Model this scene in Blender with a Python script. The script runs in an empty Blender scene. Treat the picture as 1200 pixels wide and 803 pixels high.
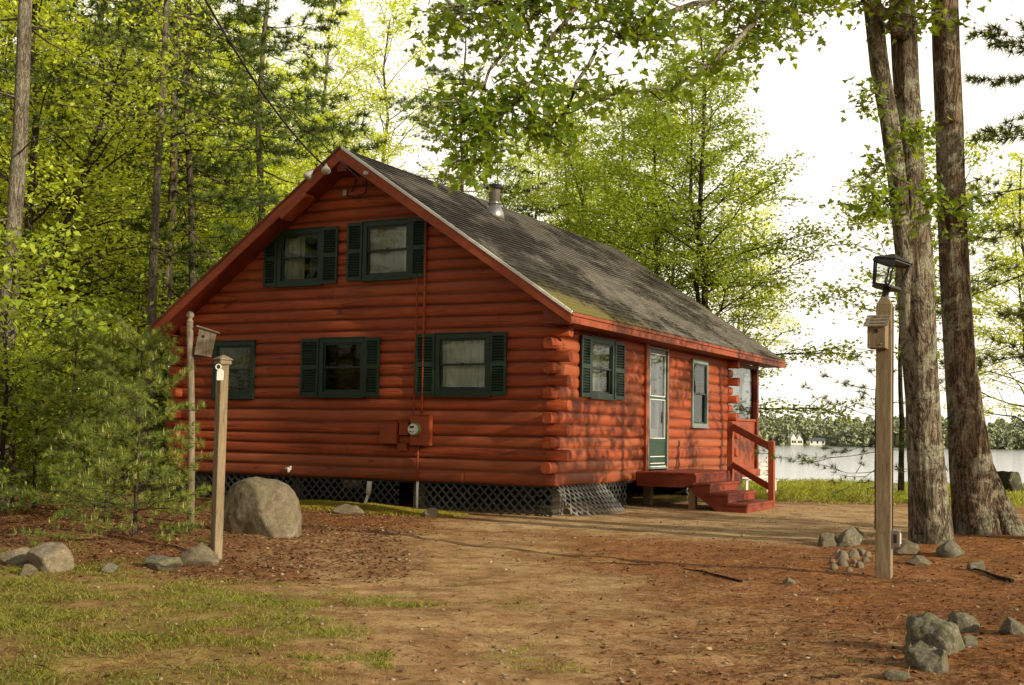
import bpy, math, random
import numpy as np
from mathutils import Vector, Matrix, Euler
R_ = math.radians
SC = bpy.context.scene
COL = SC.collection

# ------------------------------------------------------------------ camera basis (the place is surveyed from here)
CAM = np.array([8.4266, -17.5079, 1.3137])
FOC = 1410.88 / 1200.0
PITCH, ROLL, YAW = R_(4.30977), R_(1.04933), R_(-27.78718)
_cy, _sy = math.cos(YAW), math.sin(YAW)
FW = np.array([_sy * math.cos(PITCH), _cy * math.cos(PITCH), math.sin(PITCH)])
_rt = np.array([_cy, -_sy, 0.0]); _up = np.cross(_rt, FW)
RT = _rt * math.cos(ROLL) + _up * math.sin(ROLL)
UP = -_rt * math.sin(ROLL) + _up * math.cos(ROLL)
FH = np.array([_sy, _cy]); RH = np.array([_cy, -_sy])            # plan axes: ahead, to the right

def ray(px, py):
    return FW + RT * ((px - 600) / 1410.88) + UP * ((401.5 - py) / 1410.88)
def at(px, py, d):
    return CAM + ray(px, py) * d
def plan(u, v):
    return CAM[:2] + RH * u + FH * v
def uv_of(x, y):
    dx, dy = x - CAM[0], y - CAM[1]
    return dx * RH[0] + dy * RH[1], dx * FH[0] + dy * FH[1]

# ------------------------------------------------------------------ noise
def _hash(ix, iy, s):
    h = (ix.astype(np.int64) * 374761393 + iy.astype(np.int64) * 668265263 + s * 1442695041) & 0xFFFFFFFF
    h = ((h ^ (h >> 13)) * 1274126177) & 0xFFFFFFFF
    return ((h ^ (h >> 16)) & 0xFFFF) / 65535.0
def vnoise(x, y, s=0):
    x = np.asarray(x, float); y = np.asarray(y, float)
    ix = np.floor(x); iy = np.floor(y); fx = x - ix; fy = y - iy
    fx = fx * fx * (3 - 2 * fx); fy = fy * fy * (3 - 2 * fy)
    a = _hash(ix, iy, s); b = _hash(ix + 1, iy, s); c = _hash(ix, iy + 1, s); d = _hash(ix + 1, iy + 1, s)
    return (a * (1 - fx) + b * fx) * (1 - fy) + (c * (1 - fx) + d * fx) * fy
def fbm(x, y, s=0, o=4):
    r = 0; a = .5
    for i in range(o):
        r = r + a * vnoise(x * 2 ** i + 17.3 * i, y * 2 ** i - 9.1 * i, s + i); a *= .5
    return r / (1 - .5 ** o)
def sst(a, b, x):
    t = np.clip((np.asarray(x, float) - a) / (b - a), 0, 1)
    return t * t * (3 - 2 * t)

# ------------------------------------------------------------------ terrain height
def hgt(x, y):
    x = np.asarray(x, float); y = np.asarray(y, float)
    u, v = uv_of(x, y)
    a = u / np.maximum(v, 2.0)
    near = 1 - sst(25, 60, v)
    h = (fbm(x * .35, y * .35, 3, 4) - .5) * .16 + (fbm(x * 2.2, y * 2.2, 8, 3) - .5) * .05 * near
    h = h + (fbm(x * 7, y * 7, 12, 2) - .5) * .018 * near
    # level around the cabin and its doorstep
    dh = np.maximum(np.maximum(-9 - x, x - 3.2), np.maximum(-1.2 - y, y - 13))
    h = h * (.25 + .75 * sst(0, 2.5, dh))
    h = h + .20 * np.exp(-(((x - 6.9) / 1.5) ** 2 + ((y + 1.4) / 1.6) ** 2))          # root mound of the maples
    h = h + .16 * np.exp(-(((x - 8.1) / 1.1) ** 2 + ((y + 8.3) / 1.5) ** 2))           # rocky hump in the corner
    h = h + .16 * np.exp(-(((x + 1.6) / 1.9) ** 2 + ((y + 7.4) / 1.7) ** 2))           # bank under the young pine
    h = h + .10 * np.exp(-(((x + 3.6) / 1.2) ** 2 + ((y + .75) / .35) ** 2))           # mossy berm by the lattice
    lake = sst(44, 57, v + 3 * (vnoise(u * .25, v * .1, 5) - .5)) * sst(.075, .13, a)
    h = h - .25 * sst(24, 44, v) * sst(.05, .13, a) - 5.5 * lake
    h = h + .9 * sst(25, 80, v) * sst(-.05, -.3, a)
    h = h - 4 * sst(400, 620, v)
    return h
def hz(x, y):
    return float(hgt(np.array([x]), np.array([y]))[0])
def gnd(px, py):
    """where the ground lies along a sight line"""
    r = ray(px, py); d = 3.0
    for i in range(4000):
        p = CAM + r * d
        if p[2] <= hz(p[0], p[1]): break
        d += .01 + d * .0008
    return p, d

# ------------------------------------------------------------------ objects
ORIG = {}
def tag(o, label=None, cat=None, group=None, kind=None):
    if label: o['label'] = label
    if cat: o['category'] = cat
    if group: o['group'] = group
    if kind: o['kind'] = kind
    return o
def thing(name, label, cat, loc=(0, 0, 0), group=None):
    o = bpy.data.objects.new(name, None); COL.objects.link(o)
    o.location = tuple(float(c) for c in loc); o.empty_display_size = .1
    ORIG[o] = np.array(loc, float)
    return tag(o, label, cat, group)
class MB:
    def __init__(s): s.v = []; s.f = []; s.m = []; s.uv = None
    def add(s, vs, fs, mi=0):
        n = len(s.v); s.v.extend([tuple(float(c) for c in p) for p in vs])
        for f in fs: s.f.append([i + n for i in f]); s.m.append(mi)
    def hexa(s, c, mi=0):
        s.add(c, [(0, 3, 2, 1), (4, 5, 6, 7), (0, 1, 5, 4), (1, 2, 6, 5), (2, 3, 7, 6), (3, 0, 4, 7)], mi)
    def box(s, a, b, mi=0, M=None):
        x0, y0, z0 = a; x1, y1, z1 = b
        c = [(x0, y0, z0), (x1, y0, z0), (x1, y1, z0), (x0, y1, z0), (x0, y0, z1), (x1, y0, z1), (x1, y1, z1), (x0, y1, z1)]
        if M is not None: c = [M(*p) for p in c]
        s.hexa(c, mi)
    def bar(s, p, q, w, h, up=(0, 0, 1), mi=0):
        p = Vector(p); q = Vector(q); d = (q - p).normalized(); up = Vector(up)
        sx = d.cross(up)
        if sx.length < 1e-4: sx = d.cross(Vector((1, 0, 0)))
        sx.normalize(); u = sx.cross(d)
        c = [p - sx * w / 2 - u * h / 2, p + sx * w / 2 - u * h / 2, p + sx * w / 2 + u * h / 2, p - sx * w / 2 + u * h / 2]
        c += [k + (q - p) for k in c]
        s.hexa(c, mi)
    def tube(s, pts, rad, n=8, cap=True, mi=0, jit=None):
        pts = [Vector(p) for p in pts]; k = len(pts)
        if not hasattr(rad, '__len__'): rad = [rad] * k
        t0 = (pts[1] - pts[0]).normalized()
        a = t0.cross(Vector((0.31, .17, .93)) if abs(t0.z) < .9 else Vector((1, .1, 0))).normalized()
        vs = []
        for i in range(k):
            t = (pts[min(i + 1, k - 1)] - pts[max(i - 1, 0)]).normalized()
            a = (a - t * a.dot(t)).normalized(); b = t.cross(a)
            for j in range(n):
                an = 2 * math.pi * j / n
                r = rad[i] * (jit(i, j) if jit else 1)
                vs.append(pts[i] + (a * math.cos(an) + b * math.sin(an)) * r)
        fs = [(i * n + j, i * n + (j + 1) % n, (i + 1) * n + (j + 1) % n, (i + 1) * n + j) for i in range(k - 1) for j in range(n)]
        if cap: fs += [tuple(range(n))[::-1], tuple(range((k - 1) * n, k * n))]
        s.add(vs, fs, mi)
    def lathe(s, prof, c=(0, 0, 0), n=16, M=None, mi=0):
        vs = []
        for r, z in prof:
            for j in range(n):
                an = 2 * math.pi * j / n
                p = (r * math.cos(an), r * math.sin(an), z)
                if M is not None: p = M @ Vector(p)
                vs.append((p[0] + c[0], p[1] + c[1], p[2] + c[2]))
        k = len(prof)
        fs = [(i * n + j, i * n + (j + 1) % n, (i + 1) * n + (j + 1) % n, (i + 1) * n + j) for i in range(k - 1) for j in range(n)]
        fs += [tuple(range(n))[::-1], tuple(range((k - 1) * n, k * n))]
        s.add(vs, fs, mi)
    def prism(s, poly, n, mi=0):
        """poly: list of 3d points; extruded by vector n"""
        k = len(poly); vs = [Vector(p) for p in poly]; vs = vs + [p + Vector(n) for p in vs]
        fs = [tuple(range(k))[::-1], tuple(range(k, 2 * k))] + [(i, (i + 1) % k, k + (i + 1) % k, k + i) for i in range(k)]
        s.add(vs, fs, mi)
def root_of(o):
    while o.parent is not None: o = o.parent
    return o
def obj(name, mb, mats, parent=None, smooth=False, bevel=0, origin=None):
    if not isinstance(mats, (list, tuple)): mats = [mats]
    o0 = np.zeros(3)
    if parent is not None: o0 = ORIG.get(root_of(parent), np.zeros(3))
    elif origin is not None: o0 = np.array(origin, float)
    me = bpy.data.meshes.new(name)
    v = [(p[0] - o0[0], p[1] - o0[1], p[2] - o0[2]) for p in mb.v]
    me.from_pydata(v, [], mb.f)
    for m in mats: me.materials.append(m)
    me.polygons.foreach_set('material_index', mb.m)
    if smooth: me.polygons.foreach_set('use_smooth', [True] * len(mb.f))
    if mb.uv is not None:
        l = me.uv_layers.new(name='UVMap')
        li = np.empty(len(me.loops), np.int32); me.loops.foreach_get('vertex_index', li)
        l.data.foreach_set('uv', np.array(mb.uv, np.float32)[li].ravel())
    me.update()
    o = bpy.data.objects.new(name, me); COL.objects.link(o)
    if parent is not None: o.parent = parent
    elif origin is not None: o.location = tuple(o0)
    ORIG.setdefault(o, o0)
    if bevel:
        b = o.modifiers.new('bevel', 'BEVEL'); b.width = bevel; b.segments = 2; b.limit_method = 'ANGLE'
    return o
def fast(name, verts, faces, tint=None, mats=(), smooth=False):
    """verts (N,3), faces (F,k) -> mesh"""
    verts = np.ascontiguousarray(verts, np.float32); faces = np.ascontiguousarray(faces, np.int32)
    F, k = faces.shape
    me = bpy.data.meshes.new(name)
    me.vertices.add(len(verts)); me.vertices.foreach_set('co', verts.ravel())
    me.loops.add(F * k); me.loops.foreach_set('vertex_index', faces.ravel())
    me.polygons.add(F); me.polygons.foreach_set('loop_start', np.arange(0, F * k, k, dtype=np.int32))
    try: me.polygons.foreach_set('loop_total', np.full(F, k, np.int32))
    except Exception: pass
    if smooth: me.polygons.foreach_set('use_smooth', np.ones(F, bool))
    me.update(calc_edges=True)
    if tint is not None:
        a = me.attributes.new('tint', 'FLOAT', 'FACE'); a.data.foreach_set('value', np.asarray(tint, np.float32))
    for m in mats: me.materials.append(m)
    return me
def link(name, me, parent=None, loc=None):
    o = bpy.data.objects.new(name, me); COL.objects.link(o)
    if parent is not None: o.parent = parent
    if loc is not None: o.location = tuple(float(c) for c in loc)
    return o
def copy_tree(o, parent=None):
    c = o.copy(); COL.objects.link(c); c.parent = parent
    for ch in list(o.children): copy_tree(ch, c)
    return c

# ------------------------------------------------------------------ materials
class NT:
    def __init__(s, name):
        m = bpy.data.materials.new(name); m.use_nodes = True; s.m = m; s.t = m.node_tree; s.t.nodes.clear()
        s.out = s.n('ShaderNodeOutputMaterial')
    def n(s, t, **k):
        nd = s.t.nodes.new(t)
        for a, b in k.items():
            if a.startswith('i_'):
                nd.inputs[a[2:].replace('_', ' ')].default_value = b
            else: setattr(nd, a, b)
        return nd
    def l(s, a, b): s.t.links.new(a, b)
    def noise(s, scale, detail=4, rough=.6, vec=None, dist=0):
        nd = s.n('ShaderNodeTexNoise'); nd.inputs['Scale'].default_value = scale; nd.inputs['Detail'].default_value = detail
        nd.inputs['Roughness'].default_value = rough; nd.inputs['Distortion'].default_value = dist
        if vec is not None: s.l(vec, nd.inputs['Vector'])
        return nd.outputs['Fac']
    def coord(s, scale=(1, 1, 1), kind='Object'):
        c = s.n('ShaderNodeTexCoord'); mp = s.n('ShaderNodeMapping'); mp.inputs['Scale'].default_value = scale
        s.l(c.outputs[kind], mp.inputs['Vector']); return mp.outputs['Vector']
    def ramp(s, fac, stops):
        r = s.n('ShaderNodeValToRGB'); e = r.color_ramp.elements
        while len(e) < len(stops): e.new(.5)
        for k, (p, c) in zip(e, stops): k.position = p; k.color = (*c, 1) if len(c) == 3 else c
        s.l(fac, r.inputs['Fac']); return r.outputs['Color']
    def mix(s, fac, a, b, mode='MIX'):
        nd = s.n('ShaderNodeMix'); nd.data_type = 'RGBA'; nd.blend_type = mode
        for sock, val in ((nd.inputs[0], fac), (nd.inputs[6], a), (nd.inputs[7], b)):
            if hasattr(val, 'is_output'): s.l(val, sock)
            elif isinstance(val, (int, float)): sock.default_value = val
            else: sock.default_value = (*val, 1)
        return nd.outputs[2]
    def math(s, op, a, b=0., clamp=False):
        nd = s.n('ShaderNodeMath'); nd.operation = op; nd.use_clamp = clamp
        for sock, val in zip(nd.inputs, (a, b)):
            if hasattr(val, 'is_output'): s.l(val, sock)
            else: sock.default_value = val
        return nd.outputs[0]
    def mapr(s, v, a, b, c=0., d=1.):
        nd = s.n('ShaderNodeMapRange'); s.l(v, nd.inputs[0])
        for i, k in enumerate((a, b, c, d)): nd.inputs[i + 1].default_value = k
        return nd.outputs[0]
    def bump(s, h, strength=.3, dist=.01):
        nd = s.n('ShaderNodeBump'); nd.inputs['Strength'].default_value = strength; nd.inputs['Distance'].default_value = dist
        s.l(h, nd.inputs['Height']); return nd.outputs[0]
    def bsdf(s, col, rough=.6, metal=0, normal=None, spec=.5):
        b = s.n('ShaderNodeBsdfPrincipled')
        if hasattr(col, 'is_output'): s.l(col, b.inputs['Base Color'])
        else: b.inputs['Base Color'].default_value = (*col, 1)
        if hasattr(rough, 'is_output'): s.l(rough, b.inputs['Roughness'])
        else: b.inputs['Roughness'].default_value = rough
        b.inputs['Metallic'].default_value = metal
        b.inputs['Specular IOR Level'].default_value = spec
        if normal is not None: s.l(normal, b.inputs['Normal'])
        return b.outputs[0]
    def done(s, sh): s.l(sh, s.out.inputs['Surface']); return s.m

def paint(name, col, rough=.5, var=.25, grain=(6, 6, 6), bump=.15, spec=.4):
    t = NT(name); v = t.coord(grain)
    n1 = t.noise(1.2, 5, .65, v); n2 = t.noise(9, 3, .6, v)
    dark = tuple(c * (1 - var) for c in col); lite = tuple(min(1, c * (1 + var)) for c in col)
    c = t.ramp(n1, [(.3, dark), (.7, lite)])
    c = t.mix(t.mapr(n2, .62, .8, 0, .5), c, tuple(k * .6 for k in col))
    return t.done(t.bsdf(c, rough, 0, t.bump(n2, bump, .004), spec))

def log_material(name, axis):
    t = NT(name)
    sc = (.8, 9, 9) if axis == 'x' else (9, .8, 9)
    v = t.coord(sc); vo = t.coord((1, 1, 1))
    g = t.noise(1.5, 6, .7, v); big = t.noise(.9, 4, .6, vo); fine = t.noise(22, 4, .7, v)
    c = t.ramp(g, [(.25, (.22, .044, .0135)), (.5, (.37, .070, .020)), (.78, (.57, .130, .040))])
    c = t.mix(t.mapr(big, .35, .72, 0, .55), c, (.17, .034, .012))
    chk = t.n('ShaderNodeTexVoronoi', feature='DISTANCE_TO_EDGE'); chk.inputs['Scale'].default_value = 1.3
    v2 = t.coord((.22, 5, 5) if axis == 'x' else (5, .22, 5)); t.l(v2, chk.inputs['Vector'])
    crack = t.mapr(chk.outputs['Distance'], .0, .035, 1, 0)
    cm = t.math('MULTIPLY', crack, t.mapr(t.noise(1.1, 2, .5, vo), .47, .55, 0, 1))
    c = t.mix(t.math('MULTIPLY', cm, .75), c, (.05, .008, .004))
    at_ = t.n('ShaderNodeAttribute', attribute_name='crev')
    c = t.mix(t.math('MULTIPLY', at_.outputs['Fac'], .9), c, (.035, .008, .005))
    lv = t.n('ShaderNodeAttribute', attribute_name='logv').outputs['Fac']
    c = t.mix(t.mapr(lv, 0, 1, .0, .45), c, (.27, .058, .019)); c = t.mix(t.mapr(lv, .75, 1, 0, .35), c, (.44, .15, .065))
    kn = t.n('ShaderNodeTexVoronoi'); kn.inputs['Scale'].default_value = 1.; t.l(t.coord((1.1, 4.2, 4.2) if axis == 'x' else (4.2, 1.1, 4.2)), kn.inputs['Vector'])
    c = t.mix(t.mapr(kn.outputs['Distance'], .05, .11, .75, 0), c, (.085, .018, .008))
    sz = t.n('ShaderNodeSeparateXYZ'); t.l(vo, sz.inputs[0])
    dirt = t.math('MULTIPLY', t.mapr(sz.outputs[2], .45, 1.0, .65, 0), t.mapr(t.noise(3, 5, .7, vo), .35, .65, .2, 1))
    c = t.mix(dirt, c, (.16, .065, .032))
    h = t.math('SUBTRACT', t.math('ADD', t.math('MULTIPLY', fine, .35), t.math('MULTIPLY', g, .6)), t.math('MULTIPLY', cm, 1.2))
    r = t.mapr(g, .3, .8, .5, .68)
    return t.done(t.bsdf(c, r, 0, t.bump(h, .35, .008), .28))

def wood(name, c0, c1, c2, vert=True, bump=.5):
    t = NT(name); v = t.coord((14, 14, 1.1) if vert else (1.1, 14, 14))
    g = t.noise(2.2, 6, .7, v, .4); f = t.noise(16, 4, .7, v); b = t.noise(1.7, 3, .6, t.coord())
    c = t.ramp(g, [(.25, c0), (.5, c1), (.75, c2)])
    c = t.mix(t.mapr(b, .4, .75, 0, .5), c, c0)
    chk = t.mapr(t.noise(5, 2, .5, t.coord((26, 26, .5) if vert else (.5, 26, 26))), .62, .72, 0, .8)
    c = t.mix(chk, c, tuple(k * .25 for k in c0))
    return t.done(t.bsdf(c, .85, 0, t.bump(t.math('SUBTRACT', f, chk), bump, .006), .15))

def leaf_material(name, dark, mid, lite, trans=.45, hue=.5):
    t = NT(name)
    a = t.n('ShaderNodeAttribute', attribute_name='tint').outputs['Fac']
    oi = t.n('ShaderNodeObjectInfo').outputs['Random']
    f = t.math('ADD', t.math('MULTIPLY', a, 1 - hue * .5), t.math('MULTIPLY', oi, hue * .5), True)
    c = t.ramp(f, [(.08, dark), (.5, mid), (.92, lite)])
    d = t.bsdf(c, .5, 0, None, .25)
    tr = t.n('ShaderNodeBsdfTranslucent'); c2 = t.mix(.55, c, (lite[0] * 1.25, lite[1] * 1.2, lite[2] * .6)); t.l(c2, tr.inputs['Color'])
    k = t.n('ShaderNodeMixShader'); bl = t.n('ShaderNodeBsdfTranslucent'); bl.inputs['Color'].default_value = (0, 0, 0, 1); k.inputs[0].default_value = min(1, trans * 1.7)
    t.l(bl.outputs[0], k.inputs[1]); t.l(tr.outputs[0], k.inputs[2])
    mx = t.n('ShaderNodeAddShader'); t.l(d, mx.inputs[0]); t.l(k.outputs[0], mx.inputs[1])
    return t.done(mx.outputs[0])

def bark_material(name, c0, c1, c2, lichen=0., sc=1., red=0.):
    t = NT(name); v = t.coord((6 * sc, 6 * sc, 1.25 * sc)); vo = t.coord(); vb = t.coord((13 * sc, 13 * sc, 4.5 * sc))
    r1 = t.math('ABSOLUTE', t.math('SUBTRACT', t.noise(1.7, 5, .6, v, .9), .5)); r2 = t.math('ABSOLUTE', t.math('SUBTRACT', t.noise(1.6, 5, .65, vb, .6), .5))
    g = t.noise(5, 7, .75, vb); big = t.noise(1.1, 4, .6, vo)
    h = t.math('ADD', t.math('ADD', t.mapr(r1, 0, .09, 0, .55), t.mapr(r2, 0, .12, 0, .35)), t.math('MULTIPLY', t.math('SUBTRACT', g, .5), .7))
    c = t.ramp(h, [(.12, c0), (.55, c1), (1, c2)])
    c = t.mix(t.mapr(big, .35, .68, .0, .55), c, tuple(k * 1.25 for k in c0))
    if red: c = t.mix(t.mapr(t.noise(2.2, 5, .7, vo, .5), .5, .64, 0, red), c, (.17, .06, .032))
    if lichen:
        L = t.math('MULTIPLY', t.mapr(t.noise(2.0, 7, .75, vo, .7), .50, .55, 0, 1), t.mapr(t.noise(30, 4, .65, vo), .38, .52, .1, 1))
        c = t.mix(t.math('MULTIPLY', L, lichen), c, (.44, .44, .32))
        L2 = t.mapr(t.noise(3.7, 6, .75, t.coord((1.3, 1.3, .9)), .5), .57, .63, 0, .7)
        c = t.mix(t.math('MULTIPLY', L2, lichen), c, (.045, .05, .022))
    return t.done(t.bsdf(c, .92, 0, t.bump(h, 1., .035), .1))

def rock_material(name, c0, c1, lich=.5):
    t = NT(name); vo = t.coord()
    g = t.noise(6, 8, .75, vo); f = t.noise(38, 4, .75, vo); b = t.noise(2, 4, .6, vo, .5)
    c = t.ramp(g, [(.36, c0), (.64, c1)])
    c = t.mix(t.mapr(f, .5, .66, 0, .6), c, tuple(k * .45 for k in c0))
    c = t.mix(t.mapr(b, .52, .66, 0, lich), c, (.13, .14, .055))
    c = t.mix(t.mapr(t.noise(3.1, 6, .7, vo, .8), .6, .66, 0, lich * .9), c, (.46, .46, .36))
    return t.done(t.bsdf(c, .9, 0, t.bump(t.math('ADD', g, t.math('MULTIPLY', f, .3)), .7, .025), .15))

def plain(name, col, rough=.5, metal=0, spec=.5):
    t = NT(name); n = t.noise(14, 4, .6, t.coord())
    c = t.ramp(n, [(.3, tuple(k * .85 for k in col)), (.7, tuple(min(1, k * 1.12) for k in col))])
    return t.done(t.bsdf(c, rough, metal, None, spec))

def glass(name, tintc=(1, 1, 1), refl=1.0):
    t = NT(name)
    fr = t.n('ShaderNodeFresnel'); fr.inputs['IOR'].default_value = 1.5
    tr = t.n('ShaderNodeBsdfTransparent'); tr.inputs['Color'].default_value = (*tintc, 1)
    gl = t.n('ShaderNodeBsdfGlossy'); gl.inputs['Roughness'].default_value = .02
    nn = t.noise(1.3, 2, .5, t.coord()); t.l(t.bump(nn, .06, .05), gl.inputs['Normal'])
    mx = t.n('ShaderNodeMixShader'); t.l(t.math('MULTIPLY', t.math('ADD', t.math('MULTIPLY', fr.outputs[0], .85), .0), refl, True), mx.inputs[0])
    t.l(tr.outputs[0], mx.inputs[1]); t.l(gl.outputs[0], mx.inputs[2])
    return t.done(mx.outputs[0])

M = {}
M['log_x'] = log_material('red stained logs lengthwise', 'x')
M['log_y'] = log_material('red stained logs sidewise', 'y')
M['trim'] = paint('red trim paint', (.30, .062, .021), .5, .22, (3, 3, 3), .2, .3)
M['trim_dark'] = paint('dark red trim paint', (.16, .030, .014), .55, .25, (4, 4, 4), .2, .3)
M['deck'] = paint('red deck stain', (.24, .046, .022), .55, .3, (5, 1, 5), .3, .3)
M['green'] = paint('dark green shutter paint', (.013, .031, .0195), .45, .3, (5, 5, 5), .12, .4)
M['sash'] = paint('green black sash', (.012, .028, .022), .4, .25)
M['silver_green'] = paint('grey green storm frame', (.17, .21, .185), .4, .2)
M['door_green'] = paint('door green', (.006, .038, .016), .35, .2)
M['white'] = paint('white painted metal', (.74, .73, .68), .45, .1)
M['offwhite'] = paint('aged white plastic', (.55, .54, .48), .5, .15)
M['curtain'] = paint('lace curtain cloth', (.78, .74, .65), .9, .12, (30, 30, 3), .1, .1)
M['curtain_dim'] = paint('grey screen curtain', (.50, .46, .40), .9, .15, (30, 30, 3), .1, .1)
M['black'] = plain('black iron', (.012, .012, .012), .45, 0, .4)
M['cable'] = plain('black cable rubber', (.014, .014, .014), .6)
M['steel'] = plain('dull steel', (.42, .41, .38), .35, .9)
M['glass'] = glass('window glass', (.9, .93, .92))
M['glass_dark'] = glass('dim window glass', (.66, .69, .66), .5)
M['clear'] = glass('clear lamp glass', (.95, .97, .96), 1.2)
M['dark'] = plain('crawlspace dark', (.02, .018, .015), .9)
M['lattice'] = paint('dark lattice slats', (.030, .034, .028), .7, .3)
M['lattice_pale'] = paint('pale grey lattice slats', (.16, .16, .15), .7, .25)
M['pier'] = paint('concrete pier', (.20, .18, .15), .9, .25)
M['post'] = wood('weathered post', (.135, .10, .058), (.25, .19, .115), (.37, .30, .195))
M['greywood'] = wood('grey weathered wood', (.13, .10, .065), (.25, .20, .135), (.36, .305, .22))
M['rawwood'] = wood('raw deck post', (.25, .17, .09), (.38, .27, .15), (.48, .37, .23))
M['meter_green'] = plain('green meter ring', (.16, .36, .10), .4)
M['leaf_sun'] = leaf_material('yellow green spring leaves', (.065, .10, .012), (.29, .36, .034), (.64, .66, .10), .50)
M['leaf_fresh'] = leaf_material('fresh lakeside leaves', (.045, .085, .010), (.19, .26, .024), (.42, .47, .06), .45)
M['leaf_mid'] = leaf_material('fresh green leaves', (.035, .07, .007), (.16, .23, .018), (.42, .46, .05), .45)
M['leaf_maple'] = leaf_material('maple leaves', (.022, .050, .006), (.085, .150, .013), (.33, .39, .04), .50)
M['leaf_under'] = leaf_material('understorey leaves', (.035, .065, .007), (.16, .22, .016), (.42, .45, .045), .45)
M['needle'] = leaf_material('pine needles', (.022, .045, .010), (.075, .115, .018), (.20, .23, .04), .25)
M['needle_young'] = leaf_material('young pine needles', (.030, .055, .010), (.115, .16, .024), (.30, .33, .06), .28)
M['candle'] = plain('pale pine candles', (.46, .40, .17), .7)
M['bark'] = bark_material('brown maple bark', (.060, .046, .033), (.29, .235, .165), (.54, .47, .35), .95, 1., .22)
M['bark_b'] = bark_material('deep brown bark', (.050, .035, .023), (.25, .18, .12), (.48, .38, .27), .75, 1., .35)
M['bark_tree'] = bark_material('grey tree bark', (.026, .020, .012), (.10, .078, .048), (.22, .18, .12), .2, 2.)
M['bark_pale'] = bark_material('pale bark', (.10, .08, .055), (.34, .29, .21), (.55, .50, .39), .4, 2.)
M['bark_pine'] = bark_material('pine bark', (.04, .028, .018), (.15, .108, .070), (.29, .22, .15), .3, 1.6)
M['rock'] = rock_material('tan granite', (.12, .095, .062), (.27, .215, .145), .4)
M['rock_moss'] = rock_material('grey lichen rock', (.10, .088, .062), (.28, .25, .18), .85)
M['rock_dark'] = rock_material('dark lakeside rock', (.03, .03, .022), (.09, .085, .06), .6)
M['cobble'] = rock_material('pale cobble', (.17, .135, .09), (.34, .28, .195), .25)
# ------------------------------------------------------------------ the setting: ground, lake, hills
def spaced(segs):
    out = []
    for a, b, n in segs: out += list(np.linspace(a, b, n, endpoint=False))
    return np.array(out + [segs[-1][1]])
GU = spaced([(-420, -80, 10), (-80, -24, 28), (-24, -9.5, 60), (-9.5, 9.5, 240), (9.5, 24, 60), (24, 80, 40), (80, 420, 24)])
GV = spaced([(-60, -8, 14), (-8, 4, 40), (4, 24, 270), (24, 62, 130), (62, 120, 30), (120, 640, 26)])
UU, VV = np.meshgrid(GU, GV)
GX = CAM[0] + RH[0] * UU + FH[0] * VV; GY = CAM[1] + RH[1] * UU + FH[1] * VV
GZ = hgt(GX, GY)
def zones(x, y):
    """how much grass, pale gravel, orange needles and leaf litter lies at a spot"""
    u, v = uv_of(x, y); a = u / np.maximum(v, 2)
    w = (fbm(x * .8, y * .8, 31, 4) - .5) * 2; w2 = (fbm(x * 2.6, y * 2.6, 37, 3) - .5) * 2
    uw = u + 1.6 * w; vw = v + 2.0 * w
    front = sst(-.5, -1.7, uw) * sst(11.2, 9.4, vw + .9 * np.clip(u + 2.5, -2, 3))
    patch = sst(.08, .42, w2 + .5 * w) * sst(1.2, -.6, u) * sst(12.5, 9, v) * .8
    strip = np.exp(-(((y + .95) / .55) ** 2)) * sst(-.6, -1.6, x + .4 * w2) * sst(-6.5, -5, x) * .9
    lawn = sst(23.5, 26.5, vw) * sst(.03, .1, a) * (.55 + .6 * np.clip(w2 + .4, 0, 1))
    tuft = sst(.25, .5, w2) * .5 * sst(.5, 2, u) * sst(8.5, 7, v)
    grass = np.clip(np.maximum.reduce([front * (.7 + .5 * w2), patch, strip, lawn, tuft]), 0, 1)
    gx = sst(-1.6, .9, x + .8 * w) * sst(7.0, 4.2, x + .8 * w) * sst(-3.6, -1.6, y + 1.1 * w) * sst(9, 6, y)
    drive = sst(3.2, 1.2, np.abs(u - .4 + .25 * (v - 9)) + w) * .38 * sst(4, 7, v) * sst(19, 15, v)
    gravel = np.clip(np.maximum(gx, drive), 0, 1)
    need = sst(.2, 2.2, u + 1.1 * w) * sst(21, 15, v) * sst(3.5, 5.5, v + u)
    need = np.maximum(need, .75 * np.exp(-(((x + 1) / 3.2) ** 2 + ((y + 2.6) / 1.2) ** 2)))
    litter = sst(-.04, -.12, a) * sst(10.3, 11.8, v + .8 * w)
    litter = np.maximum(litter, sst(-9, -10.5, x))
    return grass, gravel, np.clip(need, 0, 1) * (1 - .85 * gx), np.clip(litter, 0, 1)
zg, zv, zn, zl = zones(GX, GY)
nv, nu = UU.shape
idx = np.arange(nv * nu).reshape(nv, nu)
gf = np.stack([idx[:-1, :-1], idx[:-1, 1:], idx[1:, 1:], idx[1:, :-1]], -1).reshape(-1, 4)

t = NT('forest yard ground'); vo = t.coord((1, 1, 1))
zc = t.n('ShaderNodeVertexColor', layer_name='zone'); sep = t.n('ShaderNodeSeparateColor'); t.l(zc.outputs['Color'], sep.inputs[0])
zL = t.n('ShaderNodeAttribute', attribute_name='litter').outputs['Fac']
n_big = t.noise(.7, 5, .6, vo); n_mid = t.noise(3.2, 6, .7, vo); n_f = t.noise(28, 6, .75, vo); n_ff = t.noise(110, 3, .7, vo)
dirt = t.ramp(n_mid, [(.3, (.11, .062, .025)), (.5, (.215, .126, .052)), (.72, (.34, .22, .105))])
grav = t.ramp(n_f, [(.3, (.21, .145, .075)), (.55, (.35, .25, .135)), (.75, (.48, .37, .22))])
need = t.ramp(n_f, [(.28, (.085, .034, .012)), (.5, (.20, .082, .028)), (.75, (.33, .165, .068))])
lit = t.ramp(n_f, [(.28, (.045, .020, .009)), (.5, (.115, .052, .022)), (.78, (.23, .12, .06))])
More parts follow.
